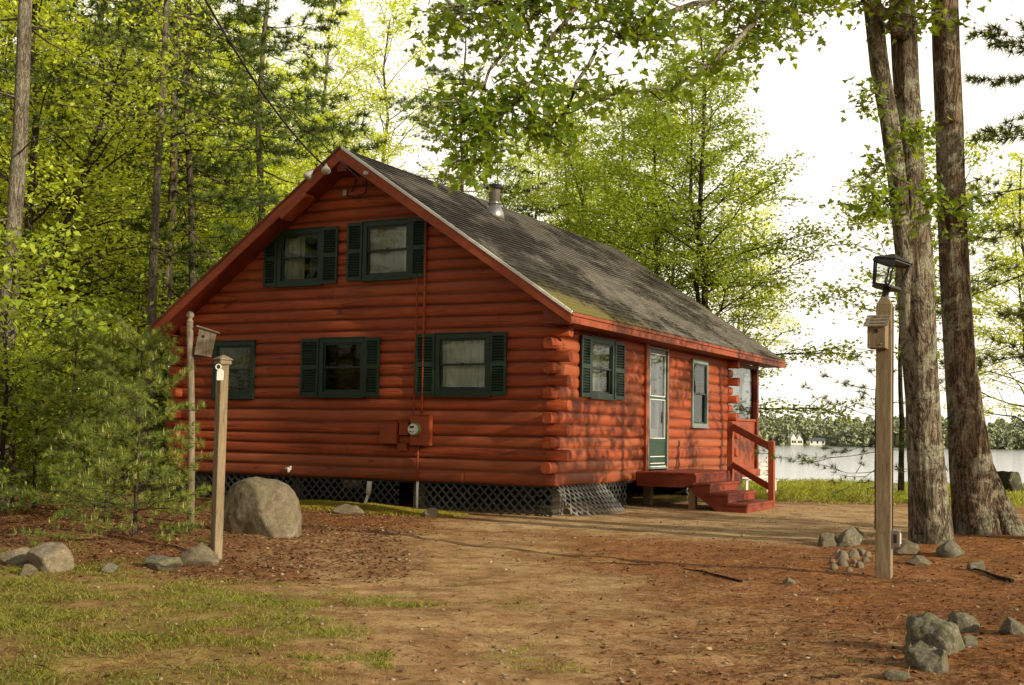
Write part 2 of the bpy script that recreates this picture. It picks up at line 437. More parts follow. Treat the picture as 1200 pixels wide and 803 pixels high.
gras = t.ramp(n_f, [(.25, (.045, .050, .010)), (.5, (.12, .125, .018)), (.78, (.25, .23, .045))])
def edge(z, lo=.12, hi=.85):
    return t.mapr(t.math('ADD', z, t.math('MULTIPLY', t.math('SUBTRACT', n_f, .5), .9)), lo, hi, 0, 1)
c = t.mix(edge(zL), dirt, lit)
c = t.mix(edge(sep.outputs[2]), c, need)
c = t.mix(t.mapr(t.math('ADD', sep.outputs[1], t.math('MULTIPLY', t.math('SUBTRACT', n_mid, .5), .8)), .15, .8, 0, .95), c, grav)
c = t.mix(t.math('MULTIPLY', edge(sep.outputs[0], .3, .9), .75), c, gras)
n_g = t.noise(62, 4, .8, vo, .3); n_p = t.noise(1.9, 6, .72, vo, .4)
c = t.mix(t.mapr(n_p, .47, .62, 0, .72), c, t.mix(n_f, (.07, .030, .012), (.20, .095, .04)))
c = t.mix(t.mapr(n_p, .44, .34, 0, .45), c, grav)
c = t.mix(t.mapr(n_g, .54, .66, 0, .7), c, (.030, .018, .010))
c = t.mix(t.mapr(n_g, .44, .34, 0, .5), c, (.34, .25, .145))
c = t.mix(t.mapr(n_ff, .58, .75, 0, .5), c, (.035, .022, .012))
c = t.mix(t.mapr(n_ff, .40, .28, 0, .35), c, (.36, .28, .18))
c = t.mix(1, c, (1.9, 1.85, 1.75), 'MULTIPLY')
c = t.mix(t.mapr(n_big, .35, .7, 0, .35), c, t.mix(1, c, (.62, .52, .42), 'MULTIPLY'))
hh = t.math('ADD', t.math('MULTIPLY', n_f, .7), t.math('MULTIPLY', n_ff, .35))
M['ground'] = t.done(t.bsdf(c, .95, 0, t.bump(hh, .8, .03), .1))
me = fast('ground', np.stack([GX, GY, GZ], -1).reshape(-1, 3), gf, None, [M['ground']], True)
ca = me.color_attributes.new('zone', 'FLOAT_COLOR', 'POINT')
ca.data.foreach_set('color', np.stack([zg, zv, zn, np.ones_like(zg)], -1).astype(np.float32).ravel())
la = me.attributes.new('litter', 'FLOAT', 'POINT'); la.data.foreach_set('value', zl.astype(np.float32).ravel())
tag(link('ground', me), kind='structure')

# lake
LAKE = -2.3
t = NT('lake water'); v = t.coord((1, 1, 1))
w1 = t.noise(.35, 5, .6, v); w2 = t.noise(2.2, 3, .6, v)
b = t.bump(t.math('ADD', w1, t.math('MULTIPLY', w2, .3)), .10, .12)
M['water'] = t.done(t.bsdf((.14, .165, .165), .12, 0, b, .9))
lk = MB()
cs = [plan(u, v) for u, v in ((-300, 43), (500, 43), (700, 700), (-300, 700))]
lk.add([(p[0], p[1], LAKE) for p in cs], [(0, 1, 2, 3)])
tag(obj('lake', lk, M['water']), kind='structure')

# far shore: low hills, a wood on them, two houses
def far_h(u, v):
    return LAKE + .2 + sst(628, 900, v) * (6 + 9 * fbm(u * .006, v * .004, 71, 3)) + 5 * sst(250, 420, u) * sst(640, 760, v)
hu = np.linspace(-120, 640, 90); hv = np.linspace(622, 980, 30)
HU, HV = np.meshgrid(hu, hv); HX = CAM[0] + RH[0] * HU + FH[0] * HV; HY = CAM[1] + RH[1] * HU + FH[1] * HV
HZ = far_h(HU, HV); HZ[0, :] = LAKE - 3
ii = np.arange(HU.size).reshape(HU.shape)
t = NT('far hillside'); c = t.ramp(t.noise(.05, 4, .6, t.coord()), [(.3, (.10, .12, .03)), (.7, (.22, .24, .07))])
M['hill'] = t.done(t.bsdf(c, .95, 0, None, .1))
tag(link('hills', fast('hills', np.stack([HX, HY, HZ], -1).reshape(-1, 3),
    np.stack([ii[:-1, :-1], ii[:-1, 1:], ii[1:, 1:], ii[1:, :-1]], -1).reshape(-1, 4), None, [M['hill']], True)), kind='structure')
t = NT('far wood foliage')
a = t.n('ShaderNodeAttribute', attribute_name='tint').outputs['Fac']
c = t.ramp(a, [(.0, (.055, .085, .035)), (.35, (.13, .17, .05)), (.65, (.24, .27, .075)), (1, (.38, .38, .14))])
c = t.mix(.35, c, (.60, .62, .50))  # pale haze of distance mixed into the leaf colour
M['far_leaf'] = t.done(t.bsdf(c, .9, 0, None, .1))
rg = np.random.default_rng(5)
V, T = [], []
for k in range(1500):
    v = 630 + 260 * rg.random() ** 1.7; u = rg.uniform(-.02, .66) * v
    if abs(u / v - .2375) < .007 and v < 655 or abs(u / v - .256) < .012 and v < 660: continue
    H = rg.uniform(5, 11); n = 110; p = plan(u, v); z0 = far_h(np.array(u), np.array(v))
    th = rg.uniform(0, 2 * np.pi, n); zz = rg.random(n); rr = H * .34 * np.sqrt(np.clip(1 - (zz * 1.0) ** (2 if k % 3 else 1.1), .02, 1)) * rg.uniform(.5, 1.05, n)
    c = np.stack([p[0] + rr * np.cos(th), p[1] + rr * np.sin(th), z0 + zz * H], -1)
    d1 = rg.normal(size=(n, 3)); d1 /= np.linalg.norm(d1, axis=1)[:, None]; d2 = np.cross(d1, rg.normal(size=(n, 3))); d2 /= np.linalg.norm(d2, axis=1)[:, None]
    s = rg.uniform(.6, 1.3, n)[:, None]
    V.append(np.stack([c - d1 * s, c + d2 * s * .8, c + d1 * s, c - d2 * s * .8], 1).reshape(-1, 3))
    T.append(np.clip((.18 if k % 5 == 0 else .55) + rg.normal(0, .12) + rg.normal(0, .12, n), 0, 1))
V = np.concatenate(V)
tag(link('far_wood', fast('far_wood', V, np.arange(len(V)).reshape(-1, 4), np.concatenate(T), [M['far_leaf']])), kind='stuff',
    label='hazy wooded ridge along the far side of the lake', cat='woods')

def far_house(px, L, W, H, label, twin):
    u = (px - 600) / 1410.88 * 634; v = 634; p = plan(u, v); z = LAKE + .35
    root = thing('lake_house', label, 'house', (p[0], p[1], z), None)
    X = lambda a, b, c: (p[0] + RH[0] * a + FH[0] * b, p[1] + RH[1] * a + FH[1] * b, z + c)
    w, r, g = MB(), MB(), MB()
    segs = [(-L / 2, L / 2, H)] if not twin else [(-L / 2, 0, H), (.05, L / 2, H * .8)]
    for a, b, h in segs:
        w.box((a, 0, -1), (b, W, h), 0, X)
        m = (a + b) / 2
        if twin:
            w.prism([X(a, 0, h), X(b, 0, h), X(m, 0, h + 2.6)], tuple(np.array(X(0, W, 0)) - np.array(X(0, 0, 0))))
            for q in (a - .3, b + .3):
                r.add([X(q, -.3, h - .2), X(m, -.3, h + 2.7), X(m, W, h + 2.7), X(q, W, h - .2)], [(0, 1, 2, 3)])
        else:
            r.add([X(a - .4, -.4, h - .1), X(b + .4, -.4, h - .1), X(b + .4, W / 2, h + 1.6), X(a - .4, W / 2, h + 1.6)], [(0, 1, 2, 3)])
            r.add([X(a - .4, W + .4, h - .1), X(b + .4, W + .4, h - .1), X(b + .4, W / 2, h + 1.62), X(a - .4, W / 2, h + 1.62)], [(0, 1, 2, 3)])
        for q in np.linspace(a + 1, b - 1, max(2, int((b - a) / 2.5))):
            g = MB(); g.box((q - .45, -.06, .9), (q + .45, .1, 2.1), 0, X); obj('window', g, M['dark'], root)
    obj('wall', w, M['white'], root); obj('roof', r, M['offwhite'] if twin else M['steel'], root)
far_house(935, 6.4, 6, 3.4, 'small white gabled house across the lake, the taller of the two', True)
far_house(959, 8.0, 5, 2.2, 'long low white house across the lake, right of the gabled one', False)

# ------------------------------------------------------------------ light, sky, camera
SUN_AZ, SUN_EL = R_(-10.0), R_(19.0)          # bearing measured from +x towards +y
sun_v = Vector((math.cos(SUN_AZ) * math.cos(SUN_EL), math.sin(SUN_AZ) * math.cos(SUN_EL), math.sin(SUN_EL)))
sl = bpy.data.lights.new('sun', 'SUN'); sl.energy = 5.0; sl.angle = R_(.55); sl.color = (1, .89, .68)
so = bpy.data.objects.new('sun', sl); COL.objects.link(so); so.rotation_euler = sun_v.to_track_quat('Z', 'Y').to_euler(); so.location = (30, -5, 20)
W = bpy.data.worlds.new('World'); SC.world = W; W.use_nodes = True
nt = W.node_tree; nt.nodes.clear()
wo = nt.nodes.new('ShaderNodeOutputWorld'); bg = nt.nodes.new('ShaderNodeBackground'); sk = nt.nodes.new('ShaderNodeTexSky')
sk.sky_type = 'NISHITA'; sk.sun_disc = False; sk.sun_elevation = SUN_EL; sk.sun_rotation = math.atan2(sun_v.x, sun_v.y); sk.dust_density = 3; sk.air_density = 1.2
tc = nt.nodes.new('ShaderNodeTexCoord'); mp = nt.nodes.new('ShaderNodeMapping'); mp.inputs['Scale'].default_value = (1, 1, 2.2)
cn = nt.nodes.new('ShaderNodeTexNoise'); cn.inputs['Scale'].default_value = 2.3; cn.inputs['Detail'].default_value = 6
nt.links.new(tc.outputs['Generated'], mp.inputs['Vector']); nt.links.new(mp.outputs[0], cn.inputs['Vector'])
def wmath(op, a, b, c=None, clamp=False):
    n_ = nt.nodes.new('ShaderNodeMath'); n_.operation = op; n_.use_clamp = clamp
    for s_, v_ in zip(n_.inputs, (a, b) if c is None else (a, b, c)):
        if hasattr(v_, 'is_output'): nt.links.new(v_, s_)
        else: s_.default_value = v_
    return n_.outputs[0]
def wmap(v_, a, b, c, d):
    n_ = nt.nodes.new('ShaderNodeMapRange'); n_.interpolation_type = 'SMOOTHSTEP'; nt.links.new(v_, n_.inputs[0])
    for i, k in enumerate((a, b, c, d)): n_.inputs[i + 1].default_value = k
    return n_.outputs[0]
sx_ = nt.nodes.new('ShaderNodeSeparateXYZ'); nt.links.new(tc.outputs['Generated'], sx_.inputs[0])
dt = nt.nodes.new('ShaderNodeVectorMath'); dt.operation = 'DOT_PRODUCT'; nt.links.new(tc.outputs['Generated'], dt.inputs[0]); dt.inputs[1].default_value = (FH[0] * .9 + .3, FH[1], 0)
# a bank of bright haze over the lake, thinning overhead and behind
low = wmap(sx_.outputs[2], .50, .80, 1, .0)
side = wmap(dt.outputs['Value'], -.5, .6, .30, 1)
cl = wmath('MULTIPLY', wmath('MULTIPLY', low, side), wmap(cn.outputs['Fac'], .25, .6, .93, 1))
cl = wmath('MAXIMUM', cl, wmap(cn.outputs['Fac'], .45, .7, .08, .34))
mx = nt.nodes.new('ShaderNodeMix'); mx.data_type = 'RGBA'; nt.links.new(cl, mx.inputs[0]); nt.links.new(sk.outputs[0], mx.inputs[6])
mx.inputs[7].default_value = (22.5, 21., 18., 1)
nt.links.new(mx.outputs[2], bg.inputs['Color']); bg.inputs['Strength'].default_value = .064; nt.links.new(bg.outputs[0], wo.inputs['Surface'])

cd = bpy.data.cameras.new('camera'); cd.sensor_fit = 'HORIZONTAL'; cd.sensor_width = 36; cd.lens = 36 * FOC; cd.clip_end = 3000; cd.clip_start = .1
co = bpy.data.objects.new('camera', cd); COL.objects.link(co); SC.camera = co
m = Matrix(((RT[0], UP[0], -FW[0], CAM[0]), (RT[1], UP[1], -FW[1], CAM[1]), (RT[2], UP[2], -FW[2], CAM[2]), (0, 0, 0, 1)))
co.matrix_world = m
SC.view_settings.view_transform = 'Standard'; SC.view_settings.look = 'None'; SC.view_settings.exposure = 0; SC.view_settings.gamma = 1
SC.render.engine = 'CYCLES'
SC.cycles.max_bounces = 8; SC.cycles.transparent_max_bounces = 16; SC.cycles.diffuse_bounces = 3; SC.cycles.glossy_bounces = 3
SC.cycles.transmission_bounces = 4; SC.cycles.caustics_reflective = False; SC.cycles.caustics_refractive = False
SC.cycles.use_adaptive_sampling = True; SC.cycles.sample_clamp_indirect = 6
# ------------------------------------------------------------------ the cabin
CB = thing('log_cabin', 'red stained log cabin with dark green shutters and grey shingled gable roof', 'house', (0, 0, 0))
LZ, CH, WL, WW = .47, .2, 9.1, 8.02          # underside of logs, course height, side length, gable width
RX, RZ = -4.0, 6.27                          # ridge
EXR, EXL, EZ = .51, -8.26, 3.23              # roof edges, top surface
Y0, Y1 = -.52, 12.11
def roof_z(x):
    return RZ - (x - RX) / (EXR - RX) * (RZ - EZ) if x > RX else RZ - (RX - x) / (RX - EXL) * (RZ - EZ)
NB = 9
PROF = [0, .66, .90, .98, 1, .98, .90, .66, 0]
rng = random.Random(4)
def log_wall(name, a0, a1, ztop, holes, P, mat, top=None, seed=0, bulge=.038):
    """courses of round log siding along an axis; holes=(a0,a1,z0,z1); P maps (along, up, out)"""
    rr = random.Random(seed)
    A = set(np.round(np.arange(a0, a1 + .001, .16), 4)) | {a0, a1}
    for h in holes: A |= {h[0], h[1]}
    nc = int(math.ceil((ztop - LZ) / CH))
    joints = {}
    for k in range(nc):
        if rr.random() < .75:
            j = rr.uniform(a0 + .6, a1 - .6); joints[k] = j; A |= {round(j - .012, 4), j, round(j + .012, 4)}
    A = sorted(A); A = [x for i, x in enumerate(A) if i == 0 or x - A[i - 1] > .003]
    Zs, B, C = [], [], []
    for k in range(nc):
        for i in range(NB - 1 if k < nc - 1 else NB):
            Zs.append(LZ + k * CH + CH * (i / (NB - 1))); B.append(PROF[i] * bulge); C.append(k)
    for h in holes:
        for zz in (h[2], h[3]):
            j = int(np.argmin([abs(z - zz) for z in Zs])); Zs[j] = zz
    bs = [0] + [rr.uniform(-.013, .013) for _ in range(nc)]
    mb = MB(); cre = []; lvv = []; tone = [(rr.random(), rr.random()) for _ in range(nc)]
    ph = [rr.uniform(0, 6) for _ in range(nc)]; am = [rr.uniform(-.008, .008) for _ in range(nc)]
    for r, z in enumerate(Zs):
        k = C[r]
        for a in A:
            f = 1 + .10 * math.sin(a * 1.7 + ph[k]) + am[k] * 12 * .5
            if k in joints and abs(a - joints[k]) < .006 and B[r] > 0: f *= .62
            zt_ = (r % (NB - 1)) / (NB - 1) if r < (NB - 1) * nc else 1.
            wob = (bs[k] * (1 - zt_) + bs[k + 1] * zt_) * (0 if any(abs(z - q[2]) < .13 or abs(z - q[3]) < .13 for q in holes) else 1)
            wob += .006 * math.sin(a * 2.3 + ph[k] * 2) if 0 < B[r] else .004 * math.sin(a * 2.9 + k)
            lvv.append(tone[k][1 if k in joints and a > joints[k] else 0])
            mb.v.append(P(a, z + wob, B[r] * f)); cre.append(1. if B[r] == 0 else (.25 if PROF[1] * bulge >= B[r] else 0))
    n = len(A)
    for r in range(len(Zs) - 1):
        for i in range(n - 1):
            ca, cz = (A[i] + A[i + 1]) / 2, (Zs[r] + Zs[r + 1]) / 2
            if any(h[0] < ca < h[1] and h[2] < cz < h[3] for h in holes): continue
            if top is not None and Zs[r] > top(A[i]) and Zs[r] > top(A[i + 1]): continue
            mb.f.append([r * n + i, r * n + i + 1, (r + 1) * n + i + 1, (r + 1) * n + i]); mb.m.append(0)
    o = obj(name, mb, mat, CB, smooth=True)
    at_ = o.data.attributes.new('crev', 'FLOAT', 'POINT'); at_.data.foreach_set('value', cre)
    at_ = o.data.attributes.new('logv', 'FLOAT', 'POINT'); at_.data.foreach_set('value', lvv)
    return o
PF = lambda a, z, o: (a, -o, z)
PS = lambda a, z, o: (o, a, z)
PB = lambda a, z, o: (a, WL + o, z)
PL = lambda a, z, o: (-WW - o, a, z)
WF = [  # casing a0,a1,z0,z1, left shutter edge, right shutter edge, curtain
    (-5.68, -4.67, 3.93, 4.95, -5.98, -4.32, 'left', 'window upstairs in the gable with a curtain drawn to one side'),
    (-3.78, -2.77, 3.96, 4.99, -4.11, -2.46, 'grey', 'window upstairs in the gable, pale screened'),
    (-7.13, -6.14, 1.88, 2.93, None, None, 'top', 'plain ground floor window without shutters'),
    (-4.66, -3.67, 1.91, 2.94, -5.06, -3.36, 'dark', 'dark ground floor window in the middle of the gable wall'),
    (-2.23, -1.17, 1.93, 2.97, -2.61, -.86, 'full', 'ground floor window with full white curtain')]
WS = [(1.23, 2.27, 1.95, 2.98, .85, 2.73, 'lace', 'ground floor window on the porch side with shutters'),
      (6.46, 7.47, 1.52, 2.92, None, None, 'none', 'tall narrow window beside the door')]
DOOR = (3.95, 5.0, .68, 3.02)
def hole(w): return (w[0] + .05, w[1] - .05, w[2] + .05, w[3] - .05)
log_wall('log_wall', -WW, 0, 6.3, [hole(w) for w in WF], PF, M['log_x'], lambda a: roof_z(a) - .15, 1)
log_wall('log_wall', 0, WL, 3.2, [hole(w) for w in WS] + [(DOOR[0] - .02, DOOR[1] + .02, .6, DOOR[3] - .02)], PS, M['log_y'], None, 2)
log_wall('log_wall', -WW, 0, 6.3, [], PB, M['log_x'], lambda a: roof_z(a) - .15, 3)
log_wall('log_wall', 0, WL, 3.2, [], PL, M['log_y'], None, 4)
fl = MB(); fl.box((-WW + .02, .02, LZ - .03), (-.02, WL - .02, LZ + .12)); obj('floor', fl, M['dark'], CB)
# crossing log ends at the corners
def log_end(P, k, reach, mat, rs):
    """a short stub of log: D profile, running out along +s from the wall line"""
    z0 = LZ + k * CH + .006; h = CH - .012; n = 12
    prof = []
    for i in range(n):
        an = 2 * math.pi * i / n; ca, sa = math.cos(an), math.sin(an)
        prof.append((.092 * math.copysign(abs(ca) ** .62, ca), z0 + h / 2 + h / 2 * math.copysign(abs(sa) ** .62, sa)))
    vs = []
    rch = reach + rs.uniform(-.02, .02)
    for s, q in ((-.12, 1), (rch - .012, 1), (rch, .9)):
        for b, z in prof: vs.append(P(s, b * q, z0 + h / 2 + (z - z0 - h / 2) * q))
    fs = [(i * n + j, i * n + (j + 1) % n, (i + 1) * n + (j + 1) % n, (i + 1) * n + j) for i in range(2) for j in range(n)]
    fs.append(tuple(range(2 * n, 3 * n)))
    return vs, fs
def corner(px_, py_, sx, sy, seed):
    rs = random.Random(seed)
    for k in range(13):
        if k % 2 == 0:   # gable wall log running on along x
            vs, fs = log_end(lambda s, b, z: (px_ + sx * s, py_ + sy * (-.035) + b, z), k, .25 if k else .07, None, rs); mt = M['log_x']
        else:            # side wall log running on along y
            vs, fs = log_end(lambda s, b, z: (px_ + sx * (-.035) + b, py_ + sy * s, z), k, .22, None, rs); mt = M['log_y']
        mb = MB(); mb.add(vs, fs); o = obj('log_end', mb, mt, CB, smooth=False)
        for p in o.data.polygons: p.use_smooth = len(p.vertices) == 4
corner(0, 0, 1, -1, 1); corner(-WW, 0, -1, -1, 2); corner(0, WL, 1, 1, 3)

# windows
def slab(mb, P, a0, a1, z0, z1, o0, o1, mi=0):
    mb.hexa([P(a0, z0, o0), P(a1, z0, o0), P(a1, z1, o0), P(a0, z1, o0), P(a0, z0, o1), P(a1, z0, o1), P(a1, z1, o1), P(a0, z1, o1)], mi)
def frame_of(mb, P, a0, a1, z0, z1, w, o0, o1):
    slab(mb, P, a0, a1, z1 - w, z1, o0, o1); slab(mb, P, a0, a1, z0, z0 + w, o0, o1)
    slab(mb, P, a0, a0 + w, z0 + w, z1 - w, o0, o1); slab(mb, P, a1 - w, a1, z0 + w, z1 - w, o0, o1)
def shutter(par, P, a0, a1, z0, z1, tilt=0.):
    mb = MB(); st = .042; o0, o1 = .058, .090
    slab(mb, P, a0, a0 + st, z0, z1, o0, o1); slab(mb, P, a1 - st, a1, z0, z1, o0, o1)
    zm = (z0 + z1) / 2
    for a, b in ((z0, z0 + .06), (zm - .035, zm + .035), (z1 - .06, z1)): slab(mb, P, a0 + st, a1 - st, a, b, o0, o1 - .001)
    for lo, hi in ((z0 + .06, zm - .035), (zm + .035, z1 - .06)):
        n = int((hi - lo) / .043); s = (hi - lo) / n
        for i in range(n):
            z = lo + i * s; t = .007
            A0, A1 = a0 + st, a1 - st
            e = z + s * .72
            mb.hexa([P(A0, z, .0885), P(A1, z, .0885), P(A1, z + t, .0885), P(A0, z + t, .0885), P(A0, e, .058), P(A1, e, .058), P(A1, e + t, .058), P(A0, e + t, .058)])
    slab(mb, P, a0 + .02, a1 - .02, z0 + .03, z1 - .03, .046, .0525)
    obj('shutter', mb, M['green'], par)
def curtain(par, P, a0, a1, z0, z1, mat, o=-.07, folds=9):
    mb = MB(); n = 60
    for j in range(2):
        for i in range(n + 1):
            t = i / n; mb.v.append(P(a0 + (a1 - a0) * t, (z0, z1)[j], o + .018 * math.sin(t * folds * 6.28 + .6 * math.sin(9 * t)) + .008 * math.sin(t * 37)))
    for i in range(n): mb.f.append([i, i + 1, n + 2 + i, n + 1 + i]); mb.m.append(0)
    obj('curtain', mb, mat, par, smooth=True)
def window(w, P, casing=M['green'], cw=.085):
    a0, a1, z0, z1, sl_, sr_, cur, label = w
    mb = MB(); frame_of(mb, P, a0, a1, z0, z1, cw, -.02, .078)
    slab(mb, P, a0 - .015, a1 + .015, z0 - .028, z0 + .001, -.0, .10)                         # sill
    slab(mb, P, a0 - .008, a1 + .008, z1 - .001, z1 + .022, .0, .088)                         # drip cap
    wn = obj('window', mb, casing, CB, bevel=.004); wn['label'] = label
    i0, i1, j0, j1 = a0 + cw, a1 - cw, z0 + cw, z1 - cw
    zm = (j0 + j1) / 2
    s = MB(); frame_of(s, P, i0, i1, j0, zm + .02, .034, .004, .030); frame_of(s, P, i0 + .001, i1 - .001, zm - .018, j1, .034, .031, .054)
    slab(s, P, (i0 + i1) / 2 - .02, (i0 + i1) / 2 + .02, zm + .004, zm + .030, .0542, .066)
    obj('sash', s, M['sash'], wn, bevel=.003)
    p = MB(); slab(p, P, i0 + .03, i1 - .03, j0 + .03, zm - .01, .014, .018); slab(p, P, i0 + .03, i1 - .03, zm + .012, j1 - .03, .040, .044); obj('pane', p, M['glass_dark'] if cur in ('none', 'dark', 'top', 'left', 'lace') else M['glass'], wn)
    if sl_ is not None: shutter(wn, P, sl_, a0 - .008, z0 - .005, z1 + .005)
    if sr_ is not None: shutter(wn, P, a1 + .008, sr_, z0 - .005, z1 + .005)
    W_ = i1 - i0
    if cur == 'left': curtain(wn, P, i0 - .02, i0 + .52 * W_, j0 - .05, j1 + .05, M['curtain'], folds=5)
    if cur == 'grey':
        curtain(wn, P, i0 - .03, i0 + .80 * W_, j0 - .05, j1 + .05, M['curtain_dim'], -.04, 2); curtain(wn, P, i0 + .80 * W_, i1 + .04, j0 - .05, j1 + .05, M['curtain'], -.05, 3)
    if cur == 'top': curtain(wn, P, i0 - .03, i1 + .03, zm + .03, j1 + .05, M['curtain_dim'], -.10, 10)
    if cur == 'full': curtain(wn, P, i0 - .03, i1 + .03, j0 + .06, j1 + .05, M['curtain'], -.06, 11)
    if cur == 'lace': curtain(wn, P, i0 - .03, i0 + .55 * W_, j0 - .05, j1 + .05, M['curtain'], -.09, 6); curtain(wn, P, i0 + .6 * W_, i1 + .03, j0 - .05, j1 + .05, M['curtain_dim'], -.16, 4)
    if cur == 'dark':
        d = MB(); slab(d, P, i0 - .2, i1 + .2, j0 - .2, j1 + .2, -.62, -.6); obj('room_shade_panel', d, M['trim_dark'], wn)  # dark sheet added behind the pane, stands in for the room's shade
    return wn
for w in WF: window(w, PF)
window(WS[0], PS); window(WS[1], PS, M['silver_green'], .07)

# storm door
a0, a1, z0, z1 = DOOR
f = MB()
slab(f, PS, a0 - .14, a0 - .005, .58, z1 + .03, .0, .085); slab(f, PS, a1 + .005, a1 + .075, .66, z1 + .03, .0, .07); slab(f, PS, a0 - .14, a1 + .075, z1 + .0305, z1 + .12, .0, .08)
DR = obj('door', f, M['trim'], CB, bevel=.004)
f = MB(); frame_of(f, PS, a0, a1, z0, z1, .035, .0, .082); obj('frame', f, M['silver_green'], DR, bevel=.003)
f = MB(); zt = z0 + .50
frame_of(f, PS, a0 + .037, a1 - .037, zt, z1 - .037, .085, .020, .056); slab(f, PS, a0 + .122, a1 - .122, 2.02, 2.075, .021, .054)
slab(f, PS, a0 + .037, a1 - .037, z0 + .037, zt - .0005, .020, .052)
obj('storm_panel', f, M['door_green'], DR, bevel=.003)
f = MB()
for zz in (z0 + .10, z0 + .23): slab(f, PS, a0 + .15, a1 - .12, zz, zz + .016, .0525, .060)
slab(f, PS, a0 + .04, a1 - .04, z0 + .0375, z0 + .055, .0525, .0590); obj('trim_strip', f, M['white'], DR)
f = MB(); frame_of(f, PS, a0 + .118, a1 - .118, zt + .081, 2.023, .016, .030, .0605); frame_of(f, PS, a0 + .118, a1 - .118, 2.072, z1 - .118, .016, .030, .0605); obj('glazing_bead', f, M['white'], DR)
f = MB(); slab(f, PS, a0 + .13, a1 - .13, zt + .09, 2.015, .034, .038); slab(f, PS, a0 + .13, a1 - .13, 2.08, z1 - .13, .034, .038); obj('pane', f, M['glass'], DR)
f = MB(); f.tube([PS(a1 - .075, 1.66, .058), PS(a1 - .075, 1.66, .10)], .016, 10); f.bar(PS(a1 - .075, 1.56, .10), PS(a1 - .075, 1.78, .10), .02, .025, (1, 0, 0)); obj('handle', f, M['steel'], DR, bevel=.003)
f = MB(); slab(f, PS, a0 + .05, a1 - .05, z0 + .03, 1.45, -.12, -.08); slab(f, PS, a0 + .05, a0 + .20, 1.4501, z1 - .04, -.12, -.08); slab(f, PS, a1 - .20, a1 - .05, 1.4501, z1 - .04, -.12, -.08)
slab(f, PS, a0 + .2001, a1 - .2001, z1 - .20, z1 - .04, -.119, -.081); obj('inner_door', f, M['offwhite'], DR)
curtain(DR, PS, a0 + .2, a0 + .62, 1.45, z1 - .2, M['curtain'], -.16, 5)

# roof
RF = MB(); uvs = []
TH = .020
def slope(xe, seed):
    L = math.hypot(xe - RX, RZ - EZ); nc = int(L / .14); rs = random.Random(seed)
    e = Vector(((xe - RX) / L, 0, (EZ - RZ) / L)); nrm = Vector((-e.z, 0, e.x));
    if nrm.z < 0: nrm = -nrm
    ys = np.linspace(Y0, Y1, 90)
    sag = lambda y, s: -.018 * math.sin((y - Y0) / (Y1 - Y0) * math.pi) * 1.5 - .01 * math.sin(y * 1.1 + s)
    for k in range(nc):
        s0 = L * k / nc; s1 = L * (k + 1) / nc; b = len(RF.v)
        for s, o in ((s0, .0), (s1, TH), (s1 + .002, 0)):
            for y in ys:
                p = Vector((RX, y, RZ)) + e * s + nrm * (o + sag(y, s * .3) * max(0., math.sin(math.pi * min(1, s / L))) + (rs.uniform(-.002, .002) if o else 0))
                RF.v.append(tuple(p)); uvs.append((y, s if o or s == s0 else s1))
        n = len(ys)
        for r in range(2):
            for i in range(n - 1): RF.f.append([b + r * n + i, b + r * n + i + 1, b + (r + 1) * n + i + 1, b + (r + 1) * n + i]); RF.m.append(0)
slope(EXR, 1); slope(EXL, 2)
RF.uv = uvs
t = NT('weathered asphalt shingles'); u = t.n('ShaderNodeUVMap', uv_map='UVMap').outputs[0]
br = t.n('ShaderNodeTexBrick'); br.offset = .5; t.l(u, br.inputs['Vector'])
for k, val in {'Scale': 1., 'Mortar Size': .011, 'Mortar Smooth': .2, 'Bias': 0., 'Brick Width': .31, 'Row Height': 5.42 / 38}.items(): br.inputs[k].default_value = val
br.inputs['Color1'].default_value = (.095, .085, .068, 1); br.inputs['Color2'].default_value = (.22, .20, .165, 1); br.inputs['Mortar'].default_value = (.03, .026, .02, 1)
vo = t.coord(); gr = t.noise(90, 2, .7, vo); md = t.noise(1.1, 5, .65, vo)
c = t.mix(t.mapr(gr, .3, .7, 0, .35), br.outputs['Color'], (.20, .185, .155))
c = t.mix(t.mapr(md, .4, .7, 0, .25), c, (.12, .105, .08))
sx = t.n('ShaderNodeSeparateXYZ'); t.l(u, sx.inputs[0])
moss = t.math('MULTIPLY', t.mapr(sx.outputs[1], 3.2, 5.4, 0, 1), t.mapr(sx.outputs[0], 5.5, -.5, .1, 1))
mo = t.mapr(t.math('ADD', t.math('MULTIPLY', moss, .75), t.math('MULTIPLY', t.noise(7, 6, .75, vo), .9)), .72, 1.05, 0, .8)
c = t.mix(mo, c, (.20, .17, .035))
M['shingle'] = t.done(t.bsdf(c, .95, 0, t.bump(t.math('ADD', gr, br.outputs['Fac']), .4, .006), .15))
RO = obj('roof', RF, M['shingle'], CB)
